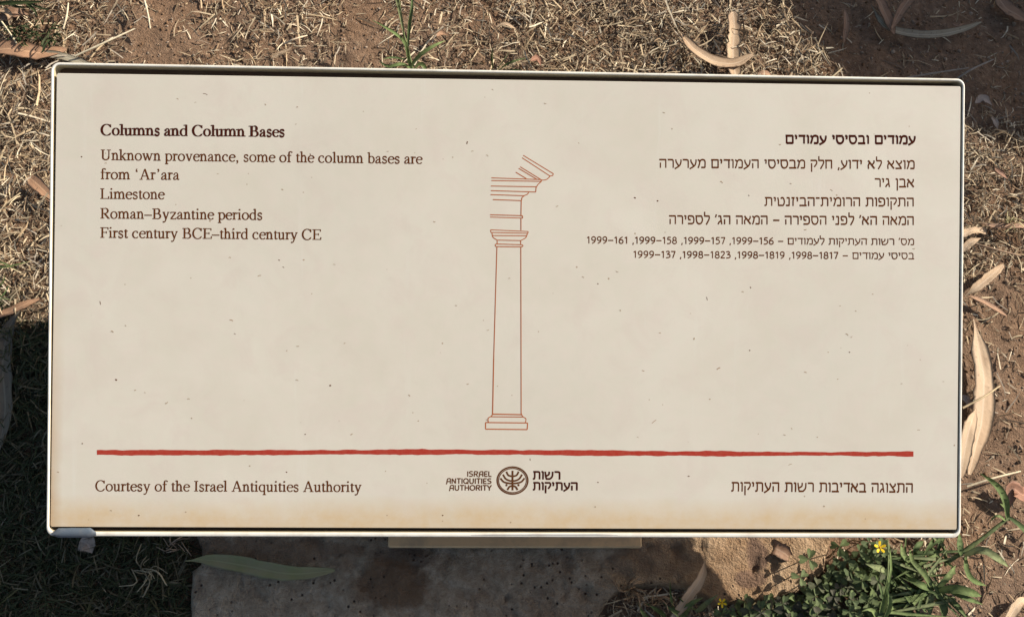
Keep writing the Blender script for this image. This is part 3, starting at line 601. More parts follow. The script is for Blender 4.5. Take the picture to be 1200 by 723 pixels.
# ------------------------------------------------------------------ concrete footing
def footing():
    poly_px = [(224, 560), (226, 640), (232, 660), (221, 668), (221, 723), (223, 790), (705, 790), (700, 735), (716, 706), (735, 692), (800, 690), (838, 712), (905, 706), (952, 690), (968, 668), (975, 640), (982, 590), (975, 520), (226, 520)]
    poly = np.array([gp(x_, y_, .010)[:2] for x_, y_ in poly_px])
    x0, y0 = poly.min(0) - .01; x1, y1 = poly.max(0) + .01; st_ = .0022
    gx = np.arange(x0, x1, st_); gy = np.arange(y0, y1, st_); X, Y = np.meshgrid(gx, gy)
    d = np.full(X.shape, 1e9); inside = np.zeros(X.shape, bool); n = len(poly)
    for i in range(n):
        a, b = poly[i], poly[(i + 1) % n]; e = b - a; t = np.clip(((X - a[0]) * e[0] + (Y - a[1]) * e[1]) / (e @ e), 0, 1)
        d = np.minimum(d, np.hypot(X - a[0] - t * e[0], Y - a[1] - t * e[1]))
        c = ((a[1] > Y) != (b[1] > Y)) & (X < (b[0] - a[0]) * (Y - a[1]) / (b[1] - a[1] + 1e-12) + a[0]); inside ^= c
    sd = np.where(inside, d, -d) + (fbm(X * 60, Y * 60, 3, 71) - .5) * .006
    prof = np.clip(sd / .004, -1, 1); prof = .5 + .5 * np.sin(prof * math.pi / 2)
    topz = .013 + (fbm(X * 12, Y * 12, 3, 77) - .5) * .008 + (fbm(X * 90, Y * 90, 4, 79) - .5) * .0035 - np.maximum(.22 - vnoise(X * 170, Y * 170, 80), 0) * .010 - np.maximum(.26 - fbm(X * 70, Y * 70, 2, 84), 0) * .02
    Z = -.03 + prof * (topz + .03)
    keep = sd > -.006; idx = np.arange(X.size).reshape(X.shape)
    F = np.stack([idx[:-1, :-1], idx[:-1, 1:], idx[1:, 1:], idx[1:, :-1]], -1).reshape(-1, 4)
    kf = (keep[:-1, :-1] & keep[:-1, 1:] & keep[1:, 1:] & keep[1:, :-1]).ravel(); F = F[kf]
    used = np.unique(F); mp = -np.ones(X.size, int); mp[used] = np.arange(len(used))
    o = fastmesh('concrete_footing', np.c_[X.ravel(), Y.ravel(), Z.ravel()][used], mp[F], M['concrete'], smooth=True)
    tag(o, 'rough grey and tan concrete footing set in the soil under the sign', 'concrete footing')
    def on(px, py):
        p = gp(px, py, .026); return p
    return poly
FPOLY = footing()
def in_foot(X, Y, grow=0.0):
    inside = np.zeros(np.shape(X), bool); n = len(FPOLY); c0 = FPOLY.mean(0); P = c0 + (FPOLY - c0) * (1 + grow)
    for i in range(n):
        a, b = P[i], P[(i + 1) % n]
        inside ^= ((a[1] > Y) != (b[1] > Y)) & (X < (b[0] - a[0]) * (Y - a[1]) / (b[1] - a[1] + 1e-12) + a[0])
    return inside

# ------------------------------------------------------------------ dry straw litter, clods
def topx(X, Y, Z=0):
    q = (np.stack([X, Y, np.full_like(X, Z)], -1) - CAM) @ R; return PW / 2 + FPX * q[..., 0] / -q[..., 2], PH / 2 - FPX * q[..., 1] / -q[..., 2]
def sm(a, b, x): t = np.clip((x - a) / (b - a), 0, 1); return t * t * (3 - 2 * t)
def density(X, Y):                                               # how thickly the straw lies, 0..1
    px, py = topx(X, Y); n = fbm(X * 16, Y * 16, 3, 91); e1 = (fbm(X * 22, Y * 22, 3, 93) - .5) * 90; e2 = (fbm(X * 22, Y * 22, 3, 95) - .5) * 90
    px = px + e1 * ((px < 40) | (py > 640) | (px > 1150)); py = py + e2 * ((py > 640) | (px > 1150) | (px < 40))
    d = np.full(X.shape, .95)
    d = np.where(py < 110, .62 + .9 * (n - .5), d)
    d = np.where((px > 90) & (px < 450) & (py < 110), .38 + 1.6 * (n - .46), d)
    d = np.where((px > 600) & (px < 960) & (py < 110), .92, d)
    d = np.where((px > 925) & (py < 165) & (px - 905 > py * .95), .05 + .3 * np.maximum(n - .5, 0), d)
    d = np.where((px > 1090) & (py >= 150), .85 - .75 * sm(230, 380, py + (px - 1150) * .6 + (n - .5) * 160), d)
    d = np.where((px > 1090) & (py >= 150), np.maximum(d, .10), d)
    d = np.where((px > 850) & (py > 600), .14, d)
    d = np.where((px < 250) & (py > 380), .10 + .3 * np.maximum(n - .5, 0), d)
    d = d + (.75 + (n - .5) - d) * sm(745, 860, py) * (1 - .85 * sm(850, 1000, px) * (1 - sm(900, 1100, py)))
    d = d + (.75 + (n - .5) - d) * sm(-60, -260, px) 
    return np.clip(d, .015, 1)
def straw(name, N, ext, L0, L1, W0, W1, lift, pal, label, force=None, flat=.5):
    x0, x1, y0, y1 = ext
    X = rng.uniform(x0, x1, N); Y = rng.uniform(y0, y1, N); D = density(X, Y) if force is None else force(X, Y)
    D = D * (rim_fade(X, Y) if force is None else 1); k = (rng.random(N) < D) & ~in_foot(X, Y, .01); X, Y, D = X[k], Y[k], D[k]; n = len(X)
    px, py = topx(X, Y)
    L = rng.uniform(0, 1, n) ** 1.6 * (L1 - L0) + L0; W = rng.uniform(W0, W1, n); th = rng.uniform(0, 2 * np.pi, n)
    bend = rng.normal(0, .24, n); roll = rng.normal(0, .7, n); K = 4
    base = gz(X, Y) + rng.random(n) ** 1.3 * lift * D + .0006; slope = rng.normal(0, .16, n) * flat * 2
    pos = np.zeros((n, K, 3)); ww = np.zeros((n, K)); dirs = np.zeros((n, K, 2)); cx, cy, a = X.copy(), Y.copy(), th.copy()
    for j in range(K):
        pos[:, j, 0] = cx; pos[:, j, 1] = cy; pos[:, j, 2] = base + slope * L * (j / (K - 1) - .5) + .10 * L * np.sin(np.pi * j / (K - 1)) * rng.uniform(0, 1, n)
        dirs[:, j, 0] = np.cos(a); dirs[:, j, 1] = np.sin(a); ww[:, j] = W * (1, 1, .85, .3)[j]
        cx = cx + np.cos(a) * L / (K - 1); cy = cy + np.sin(a) * L / (K - 1); a = a + bend * .5 + rng.normal(0, .07, n)
    pos[..., 2] = np.maximum(pos[..., 2], gz(pos[..., 0], pos[..., 1]) + .0003)
    side = np.stack([-dirs[..., 1] * np.cos(roll)[:, None], dirs[..., 0] * np.cos(roll)[:, None], np.sin(roll)[:, None] * np.ones((n, K))], -1)
    A = pos + side * ww[..., None] / 2; B = pos - side * ww[..., None] / 2
    V = np.stack([A, B], 2).reshape(-1, 3); i0 = np.arange(n)[:, None] * K * 2 + np.arange(K - 1)[None] * 2
    F = np.stack([i0, i0 + 1, i0 + 3, i0 + 2], -1).reshape(-1, 4)
    pal = np.array(pal); c = pal[rng.integers(0, len(pal), n)] * rng.uniform(.7, 1.15, (n, 1))
    col = np.repeat(c, K * 2, 0)
    o = fastmesh(name, V, F, M['straw'], col); return tag(o, label, 'dry grass', kind='stuff')
PALE = [(.56, .44, .28), (.48, .36, .22), (.40, .31, .20), (.68, .57, .40), (.34, .24, .14), (.27, .185, .11), (.19, .13, .08), (.37, .31, .235), (.15, .105, .07)]
DULL = [(.24, .165, .105), (.18, .125, .085), (.30, .22, .14), (.34, .27, .18), (.12, .085, .06)]
EXT = (-.80, .80, -.42, .80)
def rim_fade(X, Y): return sm(.80, .62, np.abs(X)) * sm(-.42, -.24, Y) * sm(.80, .68, Y)
straw('short_straw', 320000, EXT, .002, .010, .0004, .0010, .007, DULL + PALE[:4], 'dense layer of short broken brown straw covering the soil around the sign')
straw('dry_grass', 108000, EXT, .007, .020, .0006, .0014, .012, PALE, 'tangle of pale dry grass blades lying over the ground around the sign')
straw('long_dry_grass', 4000, EXT, .022, .045, .0008, .0018, .012, PALE[:5], 'sparse long bleached grass stems lying on top of the litter')
straw('outer_dry_grass', 110000, (-2.2, 2.2, -1.2, 2.4), .012, .035, .001, .002, .008, PALE + DULL, 'thin dry grass on the ground farther from the sign',
      force=lambda X, Y: (1 - .98 * rim_fade(X, Y)) * (.35 + 1.1 * (fbm(X * 5, Y * 5, 3, 97) - .35)))
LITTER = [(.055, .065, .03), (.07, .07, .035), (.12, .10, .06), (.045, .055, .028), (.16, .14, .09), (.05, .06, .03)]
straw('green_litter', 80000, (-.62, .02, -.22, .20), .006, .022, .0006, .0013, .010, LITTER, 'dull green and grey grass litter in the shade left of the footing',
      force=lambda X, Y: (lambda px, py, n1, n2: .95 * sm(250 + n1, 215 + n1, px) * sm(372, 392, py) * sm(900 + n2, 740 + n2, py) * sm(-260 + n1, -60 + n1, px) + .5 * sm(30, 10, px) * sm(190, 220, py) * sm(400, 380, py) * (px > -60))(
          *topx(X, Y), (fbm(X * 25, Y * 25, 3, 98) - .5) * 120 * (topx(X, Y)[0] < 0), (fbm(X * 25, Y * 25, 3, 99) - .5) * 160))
def lumps(name, N, ext, r0, r1, pal, mat, label, dens=None):
    x0, x1, y0, y1 = ext; X = rng.uniform(x0, x1, N); Y = rng.uniform(y0, y1, N)
    k = ~in_foot(X, Y, .0)
    if dens is not None: k &= rng.random(N) < dens(X, Y)
    X, Y = X[k], Y[k]; n = len(X); r = r0 + (r1 - r0) * rng.random(n) ** 4
    phi = (1 + 5 ** .5) / 2
    iv = np.array([(-1, phi, 0), (1, phi, 0), (-1, -phi, 0), (1, -phi, 0), (0, -1, phi), (0, 1, phi), (0, -1, -phi), (0, 1, -phi), (phi, 0, -1), (phi, 0, 1), (-phi, 0, -1), (-phi, 0, 1)]) / 1.9
    fi = np.array([(0, 11, 5), (0, 5, 1), (0, 1, 7), (0, 7, 10), (0, 10, 11), (1, 5, 9), (5, 11, 4), (11, 10, 2), (10, 7, 6), (7, 1, 8), (3, 9, 4), (3, 4, 2), (3, 2, 6), (3, 6, 8), (3, 8, 9), (4, 9, 5), (2, 4, 11), (6, 2, 10), (8, 6, 7), (9, 8, 1)])
    V = iv[None] * r[:, None, None] * rng.uniform(.6, 1.25, (n, 12, 1)) * rng.uniform(.6, 1.2, (n, 1, 3))
    V += np.stack([X, Y, gz(X, Y) - r * .1], -1)[:, None]
    F = (fi[None] + (np.arange(n) * 12)[:, None, None]).reshape(-1, 3)
    c = np.array(pal)[rng.integers(0, len(pal), n)] * rng.uniform(.7, 1.2, (n, 1))
    return tag(fastmesh(name, V.reshape(-1, 3), F, mat, np.repeat(c, 12, 0)), label, 'soil crumbs', kind='stuff')
lumps('soil_crumbs', 60000, (-.62, .64, -.16, .62), .0004, .0022, [(.24, .15, .09), (.19, .11, .06), (.29, .20, .13), (.33, .25, .18)], M['clod'], 'loose crumbs and small clods of reddish brown soil')

# ------------------------------------------------------------------ fallen leaves
def catm(P, n): 
    Q = spline(P, 12); s_ = np.r_[0, np.cumsum(np.linalg.norm(np.diff(Q, axis=0), axis=1))]; t = np.linspace(0, s_[-1], n)
    return np.stack([np.interp(t, s_, Q[:, k]) for k in range(Q.shape[1])], -1)
def leaf(px_pts, wpx, mat, label, lifts=None, curl=.10, prof='lance', name='fallen_leaf', cat='leaf', group='fallen eucalyptus leaves around the sign', roll=0., base=0.0, torn=0.):
    n = 22 if len(px_pts) > 2 else 16
    lifts = lifts or [.006] * len(px_pts); P = np.array([gp(x_, y_, l_ + base) for (x_, y_), l_ in zip(px_pts, lifts)])
    zl = np.array(lifts) + base; C = catm(P, n); C[:, 2] = np.maximum(C[:, 2], gz(C[:, 0], C[:, 1]) + .002 + base)
    t = np.linspace(0, 1, n); Z = CAM[2] - .0; kk = Z / FPX * 1.03
    W = {'lance': (np.sin(np.pi * np.clip(t * .97 + .02, 0, 1)) ** .5) * np.clip(t * 6, .25, 1), 'strip': np.clip(np.minimum(t, 1 - t) * 9 + .35, 0, 1), 'head': np.clip(t * 8, .12, 1) * (1 - t ** 3 * .8),
         'tail': (1 - t) ** .5 * np.clip(t * 9 + .3, 0, 1), 'chip': np.clip(np.minimum(t * 4 + .2, (1 - t) * 2.5), 0, 1)}[prof] * wpx * kk
    sd_ = abs(hash(label)) % 97 if False else sum(map(ord, label)) % 97
    T = np.gradient(C, axis=0); T /= np.linalg.norm(T, axis=1)[:, None]; N = np.cross([0, 0, 1.], T); N /= np.linalg.norm(N, axis=1)[:, None]; U = np.cross(T, N)
    J = 7; V = []; rib = []; vein = []; th_ = .00035
    for s_ in (0, 1):
        for i in range(n):
            for j in range(J):
                u = (j / (J - 1) - .5) * 2; e = 1 + .16 * (float(vnoise(i * .8, 3 + u, sd_)) - .5) * (abs(u) == 1) * 2 - torn * (float(vnoise(i * 1.3, 9 + u, sd_ + 5)) > .62) * (abs(u) > .9)
                a = roll + (float(vnoise(i * .15, 1, sd_)) - .5) * (.5 if wpx < 16 else .15)
                off = u * W[i] / 2 * e; up = curl * W[i] * (u * u) - (.03 * W[i] if abs(u) < .01 else 0) + .07 * W[i] * (float(vnoise(i * .5, u * 2 + 5, sd_)) - .5)
                V.append(C[i] + N[i] * (off * math.cos(a)) + U[i] * (up + off * math.sin(a) - s_ * th_)); rib.append(u); vein.append((t[i] * 12 + abs(u), u, 0))
    F = []; m_ = n * J
    for i in range(n - 1):
        for j in range(J - 1):
            a = i * J + j; F.append((a, a + 1, a + J + 1, a + J)); F.append((m_ + a, m_ + a + J, m_ + a + J + 1, m_ + a + 1))
        for j in (0, J - 1):
            a = i * J + j; F.append((a, a + J, m_ + a + J, m_ + a))
    V = np.array(V); g_ = gz(V[:, 0], V[:, 1]) + .0012 + base; low = V[:, 2] < g_; V[low, 2] = g_[low] - (np.arange(len(V))[low] >= m_) * th_
    o = mesh(name, V, F, M[mat], loc=C[0], smooth=True, attrs={'rib': rib, 'vein': np.array(vein)})
    return tag(o, label, cat, group)
FZt = .010
leaf([(-22, 62), (10, 57), (45, 62), (78, 58)], 21, 'orange', 'broad orange-brown leaf at the left edge above the sign corner', [.006, .011, .010, .007])
leaf([(28, 68), (58, 64), (92, 72), (118, 84)], 11, 'olive', 'dark olive leaf lying against the upper left corner of the sign', [.007, .009, .008, .006])
leaf([(0, 24), (14, 15), (34, 17)], 17, 'brown', 'dull brown leaf piece under green sprigs in the upper left corner', [.006, .008, .006], prof='chip')
leaf([(-6, 10), (10, 16), (12, 30)], 9, 'tan', 'small pale curled leaf at the left edge above the broad orange leaf', [.006, .010, .006])
leaf([(33, 207), (48, 220), (70, 243)], 16, 'orange', 'orange-brown leaf half hidden behind the left edge of the sign', [.010, .012, .010], prof='head')
leaf([(-14, 374), (8, 366), (26, 358), (46, 350)], 10, 'orange', 'narrow orange-brown leaf lying at the edge of the sign shadow on the left', [.010, .012, .012, .012])
leaf([(26, 360), (10, 385), (3, 425), (6, 480), (-2, 528)], 20, 'shade', 'long grey-brown leaf in the shade at the left edge', [.012, .010, .009, .010, .010])
leaf([(796, 37), (813, 57), (838, 72), (862, 74), (882, 64)], 16, 'tan', 'tan crescent leaf curling under the upright leaf above the sign', [.010, .014, .012, .013, .014])
leaf([(859, 14), (861, 34), (859, 60), (862, 90)], 19, 'tan', 'upright tan leaf standing above the crescent leaf behind the sign', [.014, .012, .012, .010], prof='strip', torn=.3)
leaf([(1021, 6), (1034, 27), (1056, 38), (1092, 41), (1124, 36), (1150, 26)], 12, 'olive', 'long curved grey leaf in the shade behind the sign', [.010, .012, .010, .012, .010, .008])
leaf([(1022, -16), (1036, 12), (1048, 40)], 15, 'brown', 'brown leaf crossing the curved grey leaf from the upper left', [.014, .014, .014])
leaf([(1074, -10), (1058, 10), (1045, 34)], 13, 'brown', 'brown leaf crossing the curved grey leaf from the upper right', [.016, .016, .016], prof='head')
leaf([(990, 10), (992, 28), (989, 50)], 9, 'brown', 'narrow upright brown leaf left of the curved grey leaf', [.008, .008, .006])
leaf([(1168, -6), (1180, 10), (1204, 24)], 22, 'brown', 'wide dark brown leaf in the upper right corner', [.006, .008, .006])
leaf([(1143, 121), (1152, 115), (1163, 124)], 9, 'pink', 'small greyish leaf chip on bare shaded soil right of the sign corner', [.005, .007, .005], prof='chip')
leaf([(1163, 137), (1167, 144), (1169, 152)], 8, 'pink', 'tiny grey leaf chip at the shadow edge right of the sign', [.006, .008, .006], prof='chip')
leaf([(1166, 197), (1173, 203), (1181, 210)], 7, 'red', 'small reddish leaf curl in the straw right of the sign', [.012, .014, .012], prof='chip')
leaf([(1150, 261), (1166, 265), (1190, 264), (1215, 267)], 8, 'orange', 'long orange-tan leaf lying crosswise in the straw at the right edge', [.012, .014, .014, .012])
leaf([(1126, 276), (1140, 270), (1156, 271)], 10, 'tan', 'short tan leaf piece beside the right edge of the sign below the long crosswise leaf', [.012, .013, .010], prof='strip')
leaf([(1126, 296), (1138, 284), (1150, 279)], 9, 'tan', 'slanting tan leaf piece emerging from under the right edge of the sign', [.010, .013, .012], prof='chip')
leaf([(1131, 347), (1144, 337), (1160, 324), (1176, 310)], 12, 'tan', 'tan leaf slanting up to the right above the large bleached leaf', [.010, .014, .013, .010])
leaf([(1134, 346), (1150, 352), (1166, 361), (1180, 370)], 8, 'orange', 'narrow tan leaf slanting down to the right above the large bleached leaf', [.008, .010, .010, .007])
leaf([(1141, 374), (1146, 400), (1153, 440), (1151, 490), (1143, 525), (1136, 556)], 25, 'pale', 'largest bleached leaf standing beside the right edge of the sign', [.010, .012, .012, .012, .011, .009], curl=.03)
leaf([(1144, 478), (1137, 500), (1131, 528), (1126, 560)], 17, 'pale', 'second bleached leaf tucked between the largest leaf and the sign', [.014, .015, .014, .012], curl=.03)
leaf([(1212, 574), (1200, 580), (1186, 572), (1182, 592)], 17, 'red', 'red-brown leaf at the right edge near the grass weed', [.008, .012, .012, .008])
leaf([(1204, 700), (1195, 706), (1184, 722), (1176, 740)], 12, 'pale', 'pale curled leaf in the lower right corner', [.006, .009, .008, .006])
leaf([(899, 641), (910, 643), (922, 650), (928, 657)], 17, 'brown', 'small curled brown leaf on the sunlit part of the concrete footing', [.004, .008, .008, .003], prof='chip', base=FZt, curl=.2)
leaf([(217, 657), (245, 656), (290, 663), (340, 672), (392, 668)], 17, 'green', 'long faded green leaf lying across the shaded concrete footing', [.006, .006, .005, .005, .004], base=FZt, curl=.1)
leaf([(94, 633), (102, 637), (108, 648)], 18, 'pink', 'pinkish leaf tip sticking out under the lower left corner of the sign', [.010, .012, .010], prof='chip')
leaf([(826, 656), (822, 676), (806, 700), (784, 730)], 11, 'pale', 'bleached leaf crossing the shadow edge at the end of the footing', [.012, .014, .014, .012], base=.012, curl=.2)
leaf([(1056, 684), (1066, 698), (1080, 714), (1094, 736)], 7, 'orange', 'narrow orange-brown leaf among the green weeds at the bottom', [.016, .018, .016, .014])
leaf([(1116, 28), (1122, 30), (1130, 28)], 5, 'brown', 'little brown scrap above the tip of the curved grey leaf', [.008, .009, .008], prof='chip')
leaf([(512, 43), (518, 39), (526, 42)], 6, 'orange', 'small orange-brown scrap beside the upright grass weed', [.012, .012, .012], prof='chip')
leaf([(622, 72), (630, 68), (634, 78)], 7, 'red', 'small reddish scrap beside the dark green sprig behind the sign', [.012, .012, .012], prof='chip')
leaf([(580, 33), (592, 28), (604, 34)], 5, 'tan', 'little tan curl in the straw above the sign centre', [.012, .015, .012])
leaf([(888, 90), (897, 86), (906, 91)], 9, 'orange', 'small orange scrap by the top edge right of the upright tan leaf', [.008, .010, .008], prof='chip')
leaf([(318, 68), (330, 62), (341, 57)], 7, 'tan', 'tiny fan-shaped tan bract behind the top edge of the sign', [.010, .013, .014], prof='head')
leaf([(1128, 463), (1134, 470), (1140, 480)], 9, 'pink', 'grey chip between the sign edge and the bleached leaf', [.006, .007, .006], prof='chip')

# ------------------------------------------------------------------ green weeds
G1 = [(.10, .135, .048), (.13, .165, .062), (.08, .11, .042), (.16, .18, .085)]
def blade(P, wd, col, name, parent, mat='weed', fold=.32):
    n = 9; C = catm(np.asarray(P, float), n); t = np.linspace(0, 1, n); T = np.gradient(C, axis=0); T /= np.linalg.norm(T, axis=1)[:, None]
    N = np.cross([0, 0, 1.], T); N /= np.linalg.norm(N, axis=1)[:, None] + 1e-9; U = np.cross(T, N); W = wd * .72 * np.clip(np.sin(np.pi * (t * .85 + .15)) ** .9, .04, 1); V = []; c_ = []
    for i in range(n):
        for u, up in ((-1, fold), (0, 0), (1, fold)):
            V.append(C[i] + N[i] * u * W[i] / 2 + U[i] * up * W[i]); c_.append(np.array(col) * (1.5 if u == 0 else 1) * (1 + .5 * max(0, t[i] - .75)))
    F = [(i * 3 + j, i * 3 + j + 1, i * 3 + j + 4, i * 3 + j + 3) for i in range(n - 1) for j in (0, 1)]
    return mesh(name, V, F, M[mat], parent, smooth=True, attrs={'tint': np.array(c_)})
def stalk(P, r, col, name, parent, mat='weed'):
    n = 9; C = catm(np.asarray(P, float), n); T = np.gradient(C, axis=0); T /= np.linalg.norm(T, axis=1)[:, None]; V = []; k = 6
    A = np.cross(T, [0.3, .2, 1]); A /= np.linalg.norm(A, axis=1)[:, None]; B = np.cross(T, A)
    for i in range(n):
        for j in range(k):
            a = 2 * math.pi * j / k; V.append(C[i] + (A[i] * math.cos(a) + B[i] * math.sin(a)) * r * (1 - .35 * i / n) * (1 + .25 * (i in (3, 6))))
    F = [(i * k + j, i * k + (j + 1) % k, (i + 1) * k + (j + 1) % k, (i + 1) * k + j) for i in range(n - 1) for j in range(k)]
    return mesh(name, V, F, M[mat], parent, smooth=True, attrs={'tint': np.tile(col, (len(V), 1))})
def weed(base_px, label, blades, stems, cat='weed', group=None, dark=1.0, name='grass_weed'):
    b = gp(*base_px); e = empty(name, tuple(b)); tag(e, label, cat, group)
    def loc(pts): return [gp(x_, y_, l_) - b for x_, y_, l_ in pts]
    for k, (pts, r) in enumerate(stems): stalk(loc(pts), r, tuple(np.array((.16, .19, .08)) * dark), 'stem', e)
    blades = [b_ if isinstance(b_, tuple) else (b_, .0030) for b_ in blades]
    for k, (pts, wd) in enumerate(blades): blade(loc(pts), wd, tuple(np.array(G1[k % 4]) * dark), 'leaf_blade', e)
    return e
weed((484, 84), 'upright green grass weed with narrow blades behind the top of the sign',
     [([(480, 78, .02), (474, 50, .04), (452, 33, .05), (436, 24, .05)], .0045), ([(481, 80, .02), (492, 66, .03), (510, 54, .035), (522, 48, .03)], .0055), ([(478, 55, .04), (480, 30, .05), (483, 8, .06), (482, -12, .06)], .004),
      ([(473, 38, .04), (468, 12, .05), (462, -6, .06), (452, -16, .06)], .004), ([(483, 82, .01), (470, 76, .02), (456, 79, .02), (444, 72, .015)], .005), ([(486, 82, .01), (493, 76, .02), (498, 80, .02), (498, 90, .02)], .006), ([(474, 70, .02), (460, 68, .02), (448, 70, .02)], .003)],
     [([(484, 84, .004), (479, 62, .02), (472, 35, .035), (467, -6, .05)], .0011)], dark=1.25)
weed((578, 84), 'dark green grass sprig with two thin blades behind the top of the sign',
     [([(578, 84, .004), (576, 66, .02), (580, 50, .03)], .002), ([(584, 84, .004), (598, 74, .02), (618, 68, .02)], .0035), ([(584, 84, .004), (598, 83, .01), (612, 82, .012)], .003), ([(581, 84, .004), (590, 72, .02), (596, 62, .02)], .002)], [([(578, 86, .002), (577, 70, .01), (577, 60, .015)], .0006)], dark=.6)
weed((40, 46), 'clump of dark green and grey sprigs in the upper left corner beside the brown leaf',
     [(lambda x_, y_, a_: [(x_, y_, .006), (x_ + 5 * math.cos(a_), y_ + 4 * math.sin(a_), .016), (x_ + 10 * math.cos(a_), y_ + 7 * math.sin(a_), .013)])(12 + random.random() * 54, 29 + random.random() * 22, random.random() * 6.3) for _ in range(70)]
     + [[(50, 62, .02), (53, 54, .022), (60, 46, .02)], [(52, 60, .02), (51, 50, .02), (60, 38, .02)]],
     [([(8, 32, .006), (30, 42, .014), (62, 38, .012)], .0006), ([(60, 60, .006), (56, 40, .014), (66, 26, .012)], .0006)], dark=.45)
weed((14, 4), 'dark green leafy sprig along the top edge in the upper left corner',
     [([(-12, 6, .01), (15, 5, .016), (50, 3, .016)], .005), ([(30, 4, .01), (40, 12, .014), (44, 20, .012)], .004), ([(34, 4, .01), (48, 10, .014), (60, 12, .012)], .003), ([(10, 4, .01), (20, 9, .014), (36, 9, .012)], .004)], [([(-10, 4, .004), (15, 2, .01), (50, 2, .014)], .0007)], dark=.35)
weed((4, 312), 'thin green grass shoots at the left edge of the photo above the shadow',
     [([(-10, 314, .014), (8, 313, .018), (36, 306, .016)], .0022), ([(-8, 306, .014), (6, 309, .016), (22, 318, .014)], .002), ([(-6, 350, .014), (4, 346, .016), (10, 334, .014)], .002), ([(-6, 352, .014), (6, 350, .016), (14, 352, .014)], .002), ([(-6, 338, .014), (3, 332, .016), (6, 322, .014)], .002)], [([(-10, 316, .004), (-2, 312, .01), (6, 312, .014)], .0005)], dark=.9)
weed((1108, 664), 'creeping green grass stalk with broad blades at the lower right of the sign',
     [([(1180, 607, .03), (1176, 584, .04), (1166, 568, .04), (1148, 554, .03)], .008), ([(1182, 610, .03), (1178, 596, .03), (1172, 590, .035)], .005), ([(1182, 606, .03), (1195, 616, .03), (1210, 634, .02)], .006),
      ([(1130, 650, .02), (1150, 644, .03), (1168, 654, .03), (1182, 664, .02)], .008), ([(1131, 652, .02), (1132, 668, .025), (1140, 680, .02), (1156, 686, .01)], .006), ([(1178, 610, .03), (1168, 604, .04), (1158, 612, .03)], .003),
      ([(1126, 652, .02), (1124, 640, .03), (1124, 624, .02)], .007), ([(1106, 640, .02), (1096, 630, .02), (1090, 620, .015)], .006)],
     [([(1108, 660, .014), (1126, 648, .02), (1152, 630, .026), (1182, 606, .03)], .0017), ([(1108, 662, .004), (1108, 650, .014), (1102, 630, .02)], .0012)], dark=1.15)
weed((1100, 690), 'spreading green grass weed with pointed blades near the bottom right of the photo',
     [([(1096, 692, .02), (1120, 690, .03), (1136, 694, .03), (1150, 698, .02)], .009), ([(1096, 690, .02), (1110, 676, .03), (1120, 662, .02)], .006), ([(1098, 696, .02), (1104, 710, .02), (1106, 726, .01)], .009), ([(1094, 694, .02), (1088, 706, .02), (1090, 722, .01)], .008),
      ([(1090, 690, .02), (1076, 684, .03), (1060, 674, .02)], .007), ([(1092, 690, .02), (1082, 672, .03), (1068, 656, .03), (1066, 640, .02)], .006), ([(1102, 694, .02), (1118, 706, .02), (1134, 724, .01)], .005), ([(1096, 690, .02), (1086, 680, .02), (1090, 666, .02)], .005),
      ([(1110, 692, .02), (1130, 700, .03), (1152, 708, .02)], .005), ([(1066, 658, .02), (1058, 650, .03), (1056, 636, .02)], .006), ([(1070, 650, .02), (1074, 640, .03), (1082, 634, .02)], .006)],
     [([(1100, 690, .004), (1086, 676, .02), (1072, 660, .026)], .0011), ([(1098, 692, .004), (1114, 706, .016), (1134, 726, .016)], .0011)], dark=1.0)
weed((1034, 705), 'tall green grass tuft rising through the clover below the sign',
     [([(1034, 715, .02), (1040, 690, .05), (1044, 665, .05), (1042, 636, .03)], .003), ([(1030, 725, .02), (1036, 700, .04), (1040, 678, .05)], .007), ([(1036, 715, .02), (1032, 690, .05), (1022, 664, .03)], .0028), ([(1036, 668, .04), (1024, 664, .05), (1014, 660, .05)], .007),
      ([(1036, 725, .02), (1042, 706, .04), (1040, 690, .05)], .006), ([(1028, 725, .02), (1020, 714, .04), (1010, 716, .04)], .006)], [([(1034, 712, .004), (1038, 690, .03), (1041, 660, .03), (1040, 632, .02)], .0009)], dark=1.2)
weed((818, 712), 'dark green grass tuft in the shade at the broken end of the footing',
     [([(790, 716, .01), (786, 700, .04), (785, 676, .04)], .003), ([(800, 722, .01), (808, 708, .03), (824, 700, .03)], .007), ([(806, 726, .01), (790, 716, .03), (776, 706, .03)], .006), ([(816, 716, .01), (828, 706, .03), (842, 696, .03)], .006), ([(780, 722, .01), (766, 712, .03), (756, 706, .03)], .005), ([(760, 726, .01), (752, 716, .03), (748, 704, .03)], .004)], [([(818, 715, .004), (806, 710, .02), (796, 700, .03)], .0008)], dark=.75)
weed((1088, 652), 'loose bunch of thin green blades under the lower right corner of the sign',
     [([(1088 + random.gauss(0, 8), 655 + random.gauss(0, 6), .006), (1088 + random.gauss(0, 22), 652 + random.gauss(0, 14), .025), (1088 + random.gauss(0, 34), 650 + random.gauss(0, 20), .022)], .0034) for _ in range(16)], [], dark=.95)
weed((1072, 700), 'low mixed tangle of green blades between the clover and the pointed-blade weed',
     [([(1074 + random.gauss(0, 12), 700 + random.gauss(0, 8), .006), (1074 + random.gauss(0, 20), 692 + random.gauss(0, 14), .022), (1076 + random.gauss(0, 32), 690 + random.gauss(0, 22), .020)], .0036) for _ in range(26)], [], dark=1.0)
